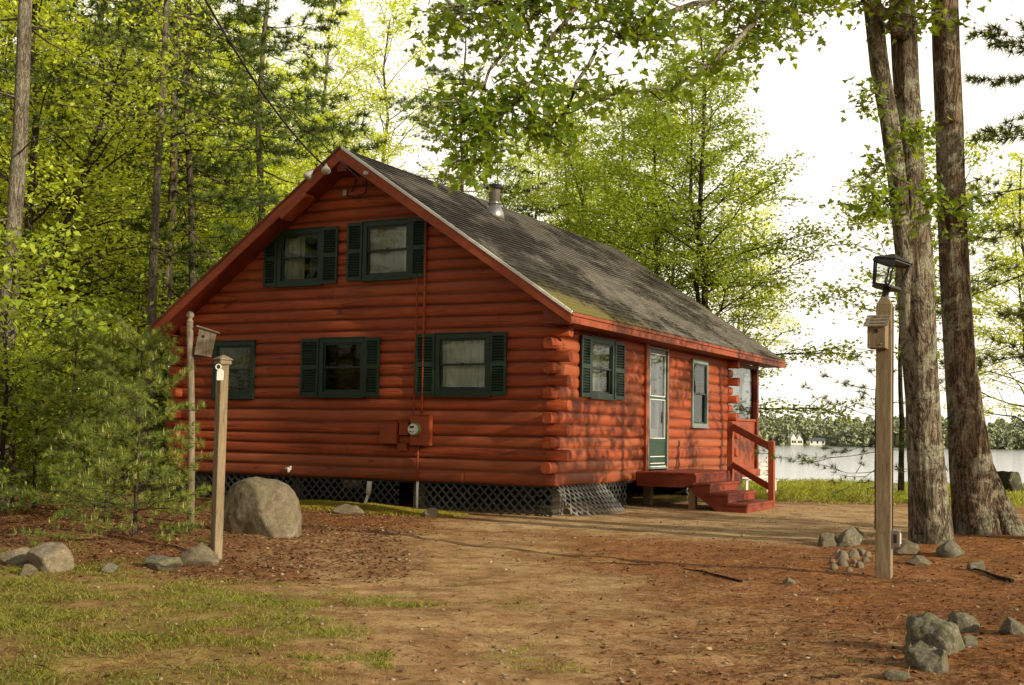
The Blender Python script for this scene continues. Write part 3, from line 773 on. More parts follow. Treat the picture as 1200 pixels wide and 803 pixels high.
# slab under the shingles, boards and soffits
d = MB(); th = .15
for xe in (EXR, EXL):
    q = 1 if xe > RX else -1
    d.prism([(RX, Y0 + .03, RZ - .075), (xe - q * .03, Y0 + .03, EZ - .055), (xe - q * .03, Y0 + .03, EZ - .15), (RX, Y0 + .03, RZ - .08 - th)], (0, Y1 - Y0 - .06, 0))
obj('roof_deck', d, M['trim_dark'], RO)
def rake(xe, y, w):
    q = 1 if xe > RX else -1; mb = MB(); sl = (EZ - RZ) / (xe - RX)
    o_ = .03
    mb.prism([(RX + q * .001, y, RZ - o_), (xe, y, EZ - o_), (xe, y, EZ - .20), (RX + q * .001, y, RZ - .235)], (0, w, 0))
    return mb
for xe in (EXR, EXL):
    obj('rake_board', rake(xe, Y0, .032), M['trim'], RO, bevel=.004)
    obj('rake_board', rake(xe, Y1 - .032, .032), M['trim'], RO, bevel=.004)
    q = 1 if xe > RX else -1
    e = MB(); e.prism([(RX + q * .02, Y0 - .012, RZ - .036), (xe + q * .01, Y0 - .012, EZ - .038), (xe + q * .01, Y0 - .012, EZ + .012), (RX + q * .02, Y0 - .012, RZ + .014)], (0, .05, 0))
    obj('drip_edge', e, M['white'] if q > 0 else M['trim_dark'], RO)
    # eave boards
    f = MB(); xa, xb = sorted((xe, xe - q * .03))
    f.box((xa, Y0 + .033, EZ - .175), (xb, Y1 - .033, EZ - .008)); x2, x3 = sorted((xe + q * .002, xe + q * .024)); f.box((x2, Y0 + .0, EZ - .062), (x3, Y1, EZ - .012))
    obj('fascia_board', f, M['trim'], RO, bevel=.003)
    s = MB(); xi = .0 if q > 0 else -WW
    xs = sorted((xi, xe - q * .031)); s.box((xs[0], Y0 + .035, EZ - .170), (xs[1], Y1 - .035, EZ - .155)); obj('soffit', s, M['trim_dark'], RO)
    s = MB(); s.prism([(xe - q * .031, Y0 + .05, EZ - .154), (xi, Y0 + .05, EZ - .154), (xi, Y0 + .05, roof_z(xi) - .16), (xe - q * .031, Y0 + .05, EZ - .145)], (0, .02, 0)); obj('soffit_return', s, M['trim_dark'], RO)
# small purlin end blocks below the left rake, as in the gable
k = MB(); k.bar((-4.72, Y0 + .10, roof_z(-4.72) - .28), (-5.25, Y0 + .10, roof_z(-5.25) - .28), .30, .09, (0, 0, 1)); obj('rake_trim', k, M['trim'], RO, bevel=.004)
k = MB(); k.box((RX - .1, Y0 + .05, RZ - .42), (RX + .1, 0, RZ - .2)); obj('ridge_beam', k, M['trim_dark'], RO)
# stove pipe
cx_, cy_ = -3.24, 3.75; cz = roof_z(cx_)
ch = MB(); ch.lathe([(.115, cz - .2), (.115, cz + .50), (.118, cz + .505)], (cx_, cy_, 0), 20)
CHM = obj('chimney_pipe', ch, M['steel'], CB, smooth=True)
k = MB(); k.lathe([(.22, cz - .16), (.20, cz + .02), (.135, cz + .15), (.116, cz + .17)], (cx_, cy_, 0), 20); k.lathe([(.135, cz + .20), (.135, cz + .23)], (cx_, cy_, 0), 20); obj('flashing', k, M['steel'], CHM, smooth=True)
k = MB(); k.lathe([(.12, cz + .51), (.185, cz + .515), (.19, cz + .545), (.13, cz + .60), (.02, cz + .62)], (cx_, cy_, 0), 20); obj('chimney_cap', k, M['black'], CHM)

# ---- the deck, its steps and rail
DZ = .655
d = MB(); nb = 9; dw = 1.2
for i in range(nb): d.box((.062 + i * (dw - .062) / nb, 3.4, DZ - .035), (.062 + (i + 1) * (dw - .062) / nb - .006, 6.25, DZ))
DK = obj('deck', d, M['deck'], CB, bevel=.004)
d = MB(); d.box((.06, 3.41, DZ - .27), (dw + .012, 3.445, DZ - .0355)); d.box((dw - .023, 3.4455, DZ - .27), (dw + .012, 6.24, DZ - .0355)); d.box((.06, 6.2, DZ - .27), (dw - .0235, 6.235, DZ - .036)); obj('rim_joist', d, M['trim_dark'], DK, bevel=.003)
for yy in (3.50, 6.05):
    d = MB(); d.box((dw - .16, yy, -.3), (dw - .03, yy + .12, DZ - .27)); obj('deck_post', d, M['rawwood'], DK, bevel=.004)
ST = MB(); nst = 3; sy0, sy1 = 3.24, 4.92
TR = [(1.212, 1.53, .485), (1.53, 1.86, .318), (1.86, 2.21, .15)]
for a, b, z in TR: ST.box((a - .02 if a > 1.3 else a, sy0 - .02, z - .038), (b + .02, sy1 + .02, z))
SO = obj('steps', ST, M['deck'], CB, bevel=.004)
k = MB()
for i, (a, b, z) in enumerate(TR):
    k.box((b - .035, sy0 + .03, z - .16 if i < 2 else -.05), (b - .003, sy1 - .03, z - .0385))
obj('riser', k, M['deck'], SO)
for yy in (sy0, sy1 - .035):
    k = MB(); k.prism([(1.215, yy, .446), (1.53, yy, .446), (1.53, yy, .279), (1.86, yy, .279), (1.86, yy, .111), (2.2, yy, .111), (2.2, yy, -.06), (1.75, yy, -.06), (1.215, yy, .30)], (0, .033, 0)); obj('stringer', k, M['trim_dark'], SO)
RLY = 5.12
p0 = np.array([1.18, 5.55]); p1 = np.array([2.12, RLY])
k = MB(); k.box((p0[0] - .055, p0[1] - .055, DZ - .25), (p0[0] + .055, p0[1] + .055, 1.60)); k.lathe([(.078, 1.6), (.05, 1.625), (.0, 1.63)], (p0[0], p0[1], 0), 4, Matrix.Rotation(math.pi / 4, 4, 'Z'))
RL = obj('stair_rail', k, M['trim'], CB, bevel=.006)
k = MB(); k.box((p1[0] - .055, p1[1] - .055, -.1), (p1[0] + .055, p1[1] + .055, 1.24)); k.lathe([(.076, 1.24), (.03, 1.27), (.0, 1.275)], (p1[0], p1[1], 0), 4, Matrix.Rotation(math.pi / 4, 4, 'Z')); obj('post', k, M['trim'], RL, bevel=.006)
k = MB(); k.bar((p0[0], p0[1], 1.54), (p1[0], p1[1], 1.13), .04, .14); obj('handrail', k, M['trim'], RL, bevel=.005)
k = MB(); k.bar((p0[0], p0[1], .80), (p1[0], p1[1], .36), .04, .12); obj('lower_rail', k, M['trim'], RL, bevel=.005)

# ---- screened porch at the back
PY = 11.42
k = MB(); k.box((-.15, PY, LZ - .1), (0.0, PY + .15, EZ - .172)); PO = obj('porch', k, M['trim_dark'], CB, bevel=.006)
k = MB(); k.box((-.13, WL + .30, .42), (-.06, PY - .002, 1.70)); k.box((-.16, WL + .28, 1.701), (-.02, PY - .003, 1.76)); k.box((-.10, WL + .28, .38), (.03, PY + .2, .56)); obj('knee_wall', k, M['trim'], PO, bevel=.004)
k = MB(); k.box((-.14, WL + .1, 2.98), (-.01, PY - .002, EZ - .172)); obj('porch_beam', k, M['trim_dark'], PO, bevel=.004)
k = MB(); k.box((-7.9, PY, .42), (-.152, PY + .1, 1.55)); k.box((-7.9, PY, 2.98), (-.152, PY + .12, EZ - .172)); obj('back_wall', k, M['trim_dark'], PO)
for xx in (-2.6, -5.2, -7.9):
    k = MB(); k.box((xx - .07, PY + .101, LZ - .1), (xx + .07, PY + .24, EZ - .172)); obj('porch_post', k, M['trim_dark'], PO)
k = MB(); k.box((-WW, WL + .08, .36), (-.14, PY - .01, .46)); obj('porch_floor', k, M['deck'], PO)
k = MB(); k.box((-.092, WL + .3, 1.765), (-.088, PY - .005, 2.975)); obj('pane', k, M['glass'], PO)

# ---- skirting lattice and piers
def clip_seg(p, q, x0, x1, z0, z1):
    d0, d1 = q[0] - p[0], q[1] - p[1]; t0, t1 = 0, 1
    for pp, qq in ((-d0, p[0] - x0), (d0, x1 - p[0]), (-d1, p[1] - z0), (d1, z1 - p[1])):
        if abs(pp) < 1e-9:
            if qq < 0: return None
            continue
        r = qq / pp
        if pp < 0: t0 = max(t0, r)
        else: t1 = min(t1, r)
    return None if t0 >= t1 else ((p[0] + d0 * t0, p[1] + d1 * t0), (p[0] + d0 * t1, p[1] + d1 * t1))
def lattice(a0, a1, z0, z1, mapf, sp=.115, w=.036, seg=1, frame=True):
    mb = MB()
    for lay, sg in ((0, 1), (1, -1)):
        H = z1 - z0; s = a0 - H
        while s < a1 + H:
            p, q = ((s, z0), (s + H, z1)) if sg > 0 else ((s + H, z0), (s, z1))
            c = clip_seg(p, q, a0, a1, z0, z1); s += sp * 1.414
            if c is None: continue
            (x0, y0), (x1, y1) = c; L = math.hypot(x1 - x0, y1 - y0)
            if L < .02: continue
            nx, ny = -(y1 - y0) / L * w / 2, (x1 - x0) / L * w / 2
            for i in range(seg):
                u0, u1 = i / seg, (i + 1) / seg
                A = (x0 + (x1 - x0) * u0, y0 + (y1 - y0) * u0); B = (x0 + (x1 - x0) * u1, y0 + (y1 - y0) * u1)
                o0, o1 = lay * .0075, lay * .0075 + .007
                mb.hexa([mapf(A[0] - nx, A[1] - ny, o0), mapf(A[0] + nx, A[1] + ny, o0), mapf(A[0] + nx, A[1] + ny, o1), mapf(A[0] - nx, A[1] - ny, o1),
                         mapf(B[0] - nx, B[1] - ny, o0), mapf(B[0] + nx, B[1] + ny, o0), mapf(B[0] + nx, B[1] + ny, o1), mapf(B[0] - nx, B[1] - ny, o1)])
    return mb
FM = lambda a, z, o: (a, .03 - o, z)
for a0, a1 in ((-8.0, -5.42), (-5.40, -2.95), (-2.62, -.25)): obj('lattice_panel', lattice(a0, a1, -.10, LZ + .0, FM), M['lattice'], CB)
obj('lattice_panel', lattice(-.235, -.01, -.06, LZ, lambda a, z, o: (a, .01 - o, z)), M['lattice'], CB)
def buckle(a, z, o):
    t = (a - .05) / 2.9; k = (LZ - z) / .5
    return (.02 + o + k * (.16 + .30 * math.sin(min(1, max(0, t)) * 3.14)) , a + k * .35 * (1 - t), z + .03 * k * math.sin(t * 5) - .0)
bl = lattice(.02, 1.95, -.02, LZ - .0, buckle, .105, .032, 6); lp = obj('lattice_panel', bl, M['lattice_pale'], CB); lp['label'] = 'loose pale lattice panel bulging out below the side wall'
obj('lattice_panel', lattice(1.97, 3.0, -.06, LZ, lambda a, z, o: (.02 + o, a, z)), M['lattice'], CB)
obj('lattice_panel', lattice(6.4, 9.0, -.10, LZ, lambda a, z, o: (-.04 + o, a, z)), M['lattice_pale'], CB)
for i, xx in enumerate((-7.7, -5.41, -2.78, -.12)):
    for j, yy in enumerate((.34, 4.4, 8.7)):
        k = MB(); k.box((xx - .075, yy, -.3), (xx + .075, yy + .15, LZ - .031)); obj('pier', k, M['pier'] if (i + j) % 2 else M['rawwood'], CB)
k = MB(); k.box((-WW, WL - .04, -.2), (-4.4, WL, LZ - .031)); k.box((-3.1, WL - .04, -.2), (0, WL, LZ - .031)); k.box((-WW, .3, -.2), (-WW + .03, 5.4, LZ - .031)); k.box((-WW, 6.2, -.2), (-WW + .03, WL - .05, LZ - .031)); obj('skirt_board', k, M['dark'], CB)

# ---- electric service on the gable wall
k = MB(); slab(k, PF, -2.64, -2.26, 1.08, 1.59, .045, .16); slab(k, PF, -2.655, -2.245, 1.589, 1.605, .04, .175); MT = obj('meter_box', k, M['trim'], CB, bevel=.006)
RXm = Matrix.Rotation(math.pi / 2, 4, 'X')
k = MB(); k.lathe([(.105, .0), (.105, .055), (.098, .06)], (-2.535, -.16, 1.35), 24, RXm); obj('meter_ring', k, M['meter_green'], MT)
k = MB(); k.lathe([(.092, .0601), (.092, .095), (.080, .105)], (-2.535, -.16, 1.35), 24, RXm); obj('meter', k, M['white'], MT, smooth=False)
k = MB(); k.box((-2.585, -.2675, 1.372), (-2.50, -.2655, 1.405)); k.box((-2.59, -.2675, 1.30), (-2.545, -.2655, 1.318)); k.box((-2.525, -.2675, 1.30), (-2.50, -.2655, 1.318)); obj('meter_display', k, M['dark'], MT)
for a, b, c, e, nm in ((-3.27, -2.93, 1.10, 1.45, .15), (-2.89, -2.71, 1.25, 1.46, .12), (-2.93, -2.74, .98, 1.10, .11)):
    k = MB(); slab(k, PF, a, b, c, e, .04, nm); slab(k, PF, a - .008, b + .008, e - .0005, e + .012, .035, nm + .01); obj('utility_box', k, M['trim'], CB, bevel=.005)
k = MB(); k.tube([(-2.47, -.075, 1.605), (-2.47, -.075, 5.0)], .019, 8); k.tube([(-2.42, -.075, 5.0), (-2.42, -.075, roof_z(-2.42) - .25)], .017, 8); k.tube([(-2.64, -.064, 1.6), (-2.63, -.064, 4.2)], .010, 6); k.tube([(-2.53, -.075, .47), (-2.53, -.075, 1.08)], .020, 8); obj('conduit', k, M['log_x'], CB, smooth=True)
k = MB(); k.tube([(-2.53, -.06, -.15), (-2.53, -.062, .47)], .022, 8); o = obj('conduit', k, M['white'], CB, smooth=True); o['label'] = 'white lower length of the meter conduit'
k = MB(); k.tube([(-3.58, -.16, -.12), (-3.50, -.10, .22)], .028, 10); k.tube([(-3.50, -.10, .22), (-3.485, -.09, .44)], .046, 10); o = obj('vent_pipe', k, M['offwhite'], CB, smooth=True)
k = MB(); k.tube([(-5.25, -.05, .60), (-5.25, -.11, .60)], .035, 10); k.tube([(-5.25, -.11, .61), (-5.19, -.16, .56)], .022, 8); k.tube([(-5.31, -.10, .60), (-5.19, -.10, .64)], .018, 8); obj('faucet', k, M['white'], CB)
# twin floodlights on the left rake board
k = MB(); bz = roof_z(-4.32) - .10; bx = -4.32
k.box((bx - .07, Y0 - .05, bz - .05), (bx + .07, Y0 - .001, bz + .05)); k.tube([(bx - .05, Y0 - .05, bz - .02), (bx - .14, Y0 - .14, bz - .07)], .014, 6); k.tube([(bx + .05, Y0 - .05, bz - .02), (bx + .13, Y0 - .14, bz - .02)], .014, 6)
FLD = obj('floodlight', k, M['trim'], CB)
for dx, dz in ((-.17, -.10), (.15, -.03)):
    k = MB(); rot = Matrix.Rotation(R_(150), 4, 'X') @ Matrix.Rotation(R_(-15 if dx < 0 else 20), 4, 'Y')
    k.lathe([(.028, -.03), (.04, .04), (.075, .09), (.085, .13), (.07, .15)], (bx + dx, Y0 - .17, bz + dz), 14, rot); obj('lamp', k, M['offwhite'], FLD, smooth=True)
k = MB(); iz = roof_z(-3.42) - .13; k.tube([(-3.42, Y0 - .002, iz), (-3.42, Y0 - .07, iz)], .035, 10); obj('insulator', k, M['offwhite'], CB)
k = MB()
loop = [(-3.5, Y0 + .02, iz - .05), (-3.62, -.25, 5.74), (-3.72, -.10, 5.52), (-3.95, -.07, 5.46), (-4.16, -.08, 5.50), (-4.2, -.08, 5.56)]
k.tube(loop, .014, 6); k.tube([(-4.06, -.07, 5.56), (-3.98, -.08, 5.68), (-3.97, -.06, 5.78)], .012, 6); obj('service_wire', k, M['cable'], CB)
k = MB(); k.box((-4.23, -.10, 5.50), (-4.15, -.05, 5.60)); obj('service_head', k, M['steel'], CB)
# ------------------------------------------------------------------ trees
UPV = np.array([0, 0, 1.0])
def unit(a): return a / np.maximum(np.linalg.norm(a, axis=-1, keepdims=True), 1e-9)
def leaf_quads(rg, pos, size, tilt=.55, droop=None, width=.62):
    """one folded kite per leaf"""
    n = len(pos)
    nr = unit(UPV + rg.normal(0, tilt, (n, 3)))
    d = unit(np.cross(nr, rg.normal(size=(n, 3)))); s = np.cross(nr, d)
    L = (size * rg.uniform(.7, 1.25, n))[:, None]
    if droop: d = unit(d - UPV * droop)
    b = pos; tp = pos + d * L; l = pos + d * L * .45 + s * L * width * .5 + nr * L * .10; r = pos + d * L * .45 - s * L * width * .5 + nr * L * .10
    return np.stack([b, l, tp, r], 1).reshape(-1, 3)
MAPLE = np.array([(0, .0), (.10, .18), (.42, .02), (.36, .24), (.56, .42), (.28, .46), (.22, .66), (.0, 1.0), (-.22, .66), (-.28, .46), (-.56, .42), (-.36, .24), (-.42, .02), (-.10, .18)])
MAPLE_F = [(0, 1, 13), (1, 2, 3), (1, 3, 5), (3, 4, 5), (1, 5, 9), (5, 6, 8), (5, 8, 9), (6, 7, 8), (1, 9, 13), (13, 9, 11), (9, 10, 11), (13, 11, 12)]
def leaf_maple(rg, pos, size, tilt=.6):
    n = len(pos); nr = unit(UPV + rg.normal(0, tilt, (n, 3))); d = unit(np.cross(nr, rg.normal(size=(n, 3)))); d = unit(d - UPV * .35); s = unit(np.cross(nr, d)); nr = np.cross(d, s)
    L = (size * rg.uniform(.5, 1.4, n))[:, None, None]
    x = MAPLE[:, 0][None, :, None]; y = MAPLE[:, 1][None, :, None]
    V = pos[:, None, :] + L * (s[:, None, :] * x + d[:, None, :] * y + nr[:, None, :] * (np.abs(x) * .22 - y * y * .18))
    F = (np.arange(n)[:, None, None] * 14 + np.array(MAPLE_F)[None]).reshape(-1, 3)
    return V.reshape(-1, 3), F
def path(p, q, sag, n, rg, wob):
    p = np.array(p, float); q = np.array(q, float); L = np.linalg.norm(q - p); out = []
    for i in range(n):
        t = i / (n - 1); out.append(p + (q - p) * t + UPV * sag * L * t * (1 - t) * 2 + rg.normal(0, wob * L, 3) * t * (1 - t) * 3)
    return np.array(out)
def along(P, t):
    k = t * (len(P) - 1); i = min(int(k), len(P) - 2); return P[i] + (P[i + 1] - P[i]) * (k - i)
def decid(seed, H, r0, cb, R, nb, nsub, nleaf, leaf, prof, elev=(55, 10), leaf_mat=None, bark=None, lean=(0, 0), fork=False):
    """trunk mesh and crown mesh of a broadleaf tree whose foot is at the origin"""
    rg = np.random.default_rng(seed); w = MB(); pos = []
    ts = np.linspace(0, 1, 10); tr = np.array([(lean[0] * t ** 1.3 * H + rg.normal(0, .012) * H * t, lean[1] * t ** 1.3 * H + rg.normal(0, .012) * H * t, t * H - .15 * (t == 0)) for t in ts])
    w.tube(tr, [r0 * (1.25 if t == 0 else 1) * (1 - .86 * t) + .006 for t in ts], 9, False)
    stems = [(tr, r0)]
    if fork:
        b = along(tr, .28); q = np.array([rg.normal(0, .1) * H + .12 * H, rg.normal(0, .08) * H, H * .93]); P = path(b, q, -.1, 8, rg, .02); w.tube(P, [r0 * .66 * (1 - .85 * i / 7) for i in range(8)], 8, False); stems.append((P, r0 * .7))
    az = rg.uniform(0, 6)
    for P0, rr in stems:
        for i in range(nb if P0 is tr else int(nb * .6)):
            f = (i + rg.random() * .8) / nb if P0 is tr else (i + rg.random()) / (nb * .6)
            t = cb + (1 - cb) * f if P0 is tr else .25 + .75 * f
            az += 2.4 + rg.normal(0, .3); L = R * prof(f) * rg.uniform(.72, 1.15)
            el = R_(elev[1] + (elev[0] - elev[1]) * f + rg.normal(0, 8))
            b = along(P0, min(t, .99)); d = np.array([math.cos(az) * math.cos(el), math.sin(az) * math.cos(el), math.sin(el)])
            P = path(b, b + d * L, .10, 6, rg, .03); rb = max(.008, rr * .36 * (1 - t * .75))
            w.tube(P, [rb * (1 - .85 * k / 5) for k in range(6)], 5, False)
            m = max(3, int(nsub * (.4 + .6 * L / R)))
            for j in range(m):
                s = .22 + .78 * (j + rg.random() * .7) / m; b2 = along(P, min(s, .999))
                a2 = az + (1 if j % 2 else -1) * rg.uniform(.5, 1.1); l2 = L * (.16 + .36 * (1 - s)) + .25 * leaf * 8
                e2 = el * .4 + rg.normal(0, .22)
                Q = path(b2, b2 + l2 * np.array([math.cos(a2) * math.cos(e2), math.sin(a2) * math.cos(e2), math.sin(e2)]), .06, 4, rg, .05)
                w.tube(Q, [rb * .35 * (1 - .7 * k / 3) + .002 for k in range(4)], 4, False)
                n = max(4, int(nleaf * (.5 + .5 * l2 / (R * .4))))
                tt = rg.uniform(.1, 1.12, n); q = np.array([along(Q, min(x, .999)) for x in tt]) + rg.normal(0, 1, (n, 3)) * np.array([1, 1, .42]) * (.09 * l2 + leaf * .8)
                pos.append(q)
    pos = np.concatenate(pos); V = leaf_quads(rg, pos, leaf)
    clump = vnoise(pos[:, 0] * 1.1 + pos[:, 2] * .6, pos[:, 1] * 1.1 - pos[:, 2] * .5, seed)
    tint = np.clip(.15 + .35 * clump + .25 * pos[:, 2] / H + rg.normal(0, .13, len(pos)), 0, 1)
    me = fast('crown', V, np.arange(len(V)).reshape(-1, 4), tint, [leaf_mat])
    return w, me
def needle_tufts(rg, C, D, n, L, w, spread):
    """C tuft centres, D tuft axes"""
    N = len(C); c = np.repeat(C, n, 0); d = np.repeat(D, n, 0)
    d = unit(d * spread + unit(rg.normal(size=(N * n, 3)))); L = (L * rg.uniform(.7, 1.15, N * n))[:, None]
    s = unit(np.cross(d, rg.normal(size=(N * n, 3)))) * w
    return np.stack([c - s, c + s, c + d * L], 1).reshape(-1, 3)
def pine(seed, H, r0, cb, R, nb, ntw, nt, nn, nl, nw, prof, dead=0, droop=0., leaf_mat=None, whorl=0, spread=.7, candle=False, twl=.34):
    rg = np.random.default_rng(seed); w = MB(); C, D, K = [], [], []
    ts = np.linspace(0, 1, 9); tr = np.array([(rg.normal(0, .006) * H * t, rg.normal(0, .006) * H * t, t * H - .15 * (t == 0)) for t in ts])
    w.tube(tr, [r0 * (1.2 if t == 0 else 1) * (1 - .9 * t) + .004 for t in ts], 9, False)
    for i in range(dead):
        t = rg.uniform(.12, cb + .1); a = rg.uniform(0, 6.28); b = along(tr, t); L = rg.uniform(.6, 2.2)
        w.tube(path(b, b + np.array([math.cos(a), math.sin(a), rg.uniform(-.25, .15)]) * L, -.05, 4, rg, .04), [.016, .012, .008, .003], 4, False)
    az = 0
    for i in range(nb):
        if whorl: f = (i // whorl + .15 * rg.random()) / max(1, nb // whorl); az += 6.283 / whorl + rg.normal(0, .25) + (.6 if i % whorl == 0 else 0)
        else: f = (i + rg.random()) / nb; az += 2.4 + rg.normal(0, .5)
        t = min(cb + (1 - cb) * f, .985); L = R * prof(f) * rg.uniform(.65, 1.15)
        el = R_(-8 + 45 * f * f + rg.normal(0, 7)) - droop
        b = along(tr, t); d = np.array([math.cos(az) * math.cos(el), math.sin(az) * math.cos(el), math.sin(el)])
        P = path(b, b + d * L, -.06 if droop >= 0 else .05, 6, rg, .025); P[-1] += UPV * L * .06
        rb = max(.006, r0 * .30 * (1 - t * .8)); w.tube(P, [rb * (1 - .85 * k / 5) for k in range(6)], 5, False)
        m = max(2, int(ntw * (.35 + .65 * L / R)))
        for j in range(m + 1):
            s = .3 + .7 * j / m; b2 = along(P, min(s, .999)); a2 = az + (0 if j == m else (1 if j % 2 else -1) * rg.uniform(.5, 1.0)); l2 = L * (.10 + twl * (1 - s)) + .10
            e2 = el * .5 + rg.normal(.08, .15); d2 = np.array([math.cos(a2) * math.cos(e2), math.sin(a2) * math.cos(e2), math.sin(e2)])
            Q = path(b2, b2 + d2 * l2, .0, 3, rg, .03); w.tube(Q, [.006 + rb * .15, .005, .003], 3, False)
            for k in range(nt):
                q = along(Q, min(.999, .35 + .65 * (k + rg.random() * .5) / max(1, nt - .5))); C.append(q + rg.normal(0, .02, 3)); D.append(unit(d2 + np.array([0, 0, .35])))
            K.append((Q[-1], d2))
    K.append((tr[-1], UPV))
    C = np.array(C); D = np.array(D); V = needle_tufts(rg, C, D, nn, nl, nw, spread)
    tint = np.repeat(np.clip(.25 + .4 * vnoise(C[:, 0] * 1.6 + C[:, 2], C[:, 1] * 1.6, seed) + rg.normal(0, .14, len(C)), 0, 1), nn)
    me = fast('crown', V, np.arange(len(V)).reshape(-1, 3), tint, [leaf_mat])
    if candle:
        cm = MB()
        for q, d2 in K:
            if rg.random() < .45: continue
            for e in range(rg.integers(1, 3)):
                L = rg.uniform(.04, .085); p1 = Vector(q) + Vector((rg.normal(0, .012), rg.normal(0, .012), 0)); cm.tube([p1, p1 + Vector((d2[0] * .15 + rg.normal(0, .12), d2[1] * .15 + rg.normal(0, .12), 1)) * L], [.005, .002], 4, False)
        cv = np.array(cm.v); q0 = np.array(cm.f)[:, :4]; tri = np.concatenate([q0[:, [0, 1, 2]], q0[:, [0, 2, 3]]])
        nb_ = len(V); nf = nb_ // 3
        me = fast('crown', np.concatenate([V, cv]), np.concatenate([np.arange(nb_).reshape(-1, 3), tri + nb_]), np.concatenate([tint, np.ones(len(tri))]), [leaf_mat, M['candle']])
        mi = np.zeros(nf + len(tri), np.int32); mi[nf:] = 1; me.polygons.foreach_set('material_index', mi)
    return w, me
def tree_proto(kind, parts, barkm):
    w, me = parts[0], parts[1]
    tm = bpy.data.meshes.new('trunk'); tm.from_pydata(w.v, [], w.f); tm.materials.append(barkm); tm.polygons.foreach_set('use_smooth', [True] * len(w.f)); tm.update()
    cm = None
    if len(parts) > 2 and parts[2] is not None:
        c = parts[2]; cm = bpy.data.meshes.new('candles'); cm.from_pydata(c.v, [], c.f); cm.materials.append(M['candle']); cm.update()
    return kind, tm, me, cm
def plant(proto, x, y, rz, s, label, cat, group=None, z=None, tilt=(0, 0), name=None):
    kind, tm, me, cm = proto
    o = thing(name or kind, label, cat, (x, y, hz(x, y) - .04 if z is None else z), group)
    o.rotation_euler = (tilt[0], tilt[1], rz); o.scale = (s, s, s) if not hasattr(s, '__len__') else s
    link('trunk', tm, o); link('crown', me, o)
    if cm: link('candles', cm, o)
    return o

round_ = lambda f: .45 + .6 * math.sin(math.pi * min(1, f * .85 + .18)) if f < .96 else .35
cone_ = lambda f: 1.05 * (1 - f) ** .75 + .10
D1 = tree_proto('broadleaf_tree', decid(11, 15, .13, .42, 3.4, 30, 9, 52, .115, round_, (60, 12), M['leaf_sun'], None), M['bark_tree'])
D2 = tree_proto('broadleaf_tree', decid(12, 13, .12, .20, 3.1, 40, 9, 40, .115, cone_, (62, 14), M['leaf_sun'], None, fork=True), M['bark_tree'])
D3 = tree_proto('broadleaf_tree', decid(13, 16, .15, .48, 3.8, 28, 9, 54, .12, round_, (55, 8), M['leaf_mid'], None, (.02, .01)), M['bark_tree'])
D4 = tree_proto('birch_tree', decid(14, 13, .09, .38, 2.6, 32, 8, 44, .105, cone_, (66, 22), M['leaf_sun'], None, fork=True), M['bark_pale'])
D5 = tree_proto('broadleaf_tree', decid(15, 13, .13, .14, 3.6, 46, 10, 62, .115, cone_, (58, 6), M['leaf_fresh'], None, fork=True), M['bark_tree'])
S1 = tree_proto('sapling', decid(21, 4.2, .035, .08, 1.5, 28, 8, 20, .10, cone_, (50, 10), M['leaf_under'], None), M['bark_tree'])
S3 = tree_proto('sapling', decid(23, 4.2, .035, .42, 1.5, 22, 8, 24, .075, round_, (40, 4), M['leaf_mid'], None), M['bark_tree'])
S2 = tree_proto('sapling', decid(22, 3.0, .030, .05, 1.4, 26, 8, 20, .095, round_, (50, 12), M['leaf_mid'], None), M['bark_tree'])
P1 = tree_proto('pine_tree', pine(31, 19, .125, .38, 3.6, 60, 9, 4, 22, .18, .0115, lambda f: 1.0 * (1 - f) ** .6 + .12, 16, .02, M['needle']), M['bark_pine'])
P2 = tree_proto('pine_tree', pine(32, 15, .105, .22, 3.2, 56, 9, 4, 22, .18, .0115, lambda f: 1.0 * (1 - f) ** .7 + .12, 14, .05, M['needle']), M['bark_pine'])
P3 = tree_proto('pine_tree', pine(33, 19, .12, .42, 3.4, 54, 9, 4, 22, .18, .0115, lambda f: 1.0 * (1 - f) ** .6 + .12, 16, .02, M['needle']), M['bark_pale'])
PY1 = tree_proto('young_pine', pine(41, 2.75, .032, .03, 1.15, 54, 7, 4, 30, .10, .0026, lambda f: 1.0 * (1 - f) ** .7 + .22, 0, -.25, M['needle_young'], 6, 1.0, True), M['bark_pine'])
PY2 = tree_proto('young_pine', pine(42, 3.3, .036, .10, 1.0, 48, 6, 4, 28, .11, .0030, lambda f: 1.0 * (1 - f) ** .8 + .16, 0, -.2, M['needle_young'], 6, 1.0, True), M['bark_pine'])

rt = random.Random(77)
def at_px(px, d):
    p = plan((px - 600) / 1410.88 * d, d); return p[0], p[1]
def is_clear(x, y, r=2.2):
    return not (-WW - r < x < 1 + r and -1 - r < y < 12.5 + r)
used = []
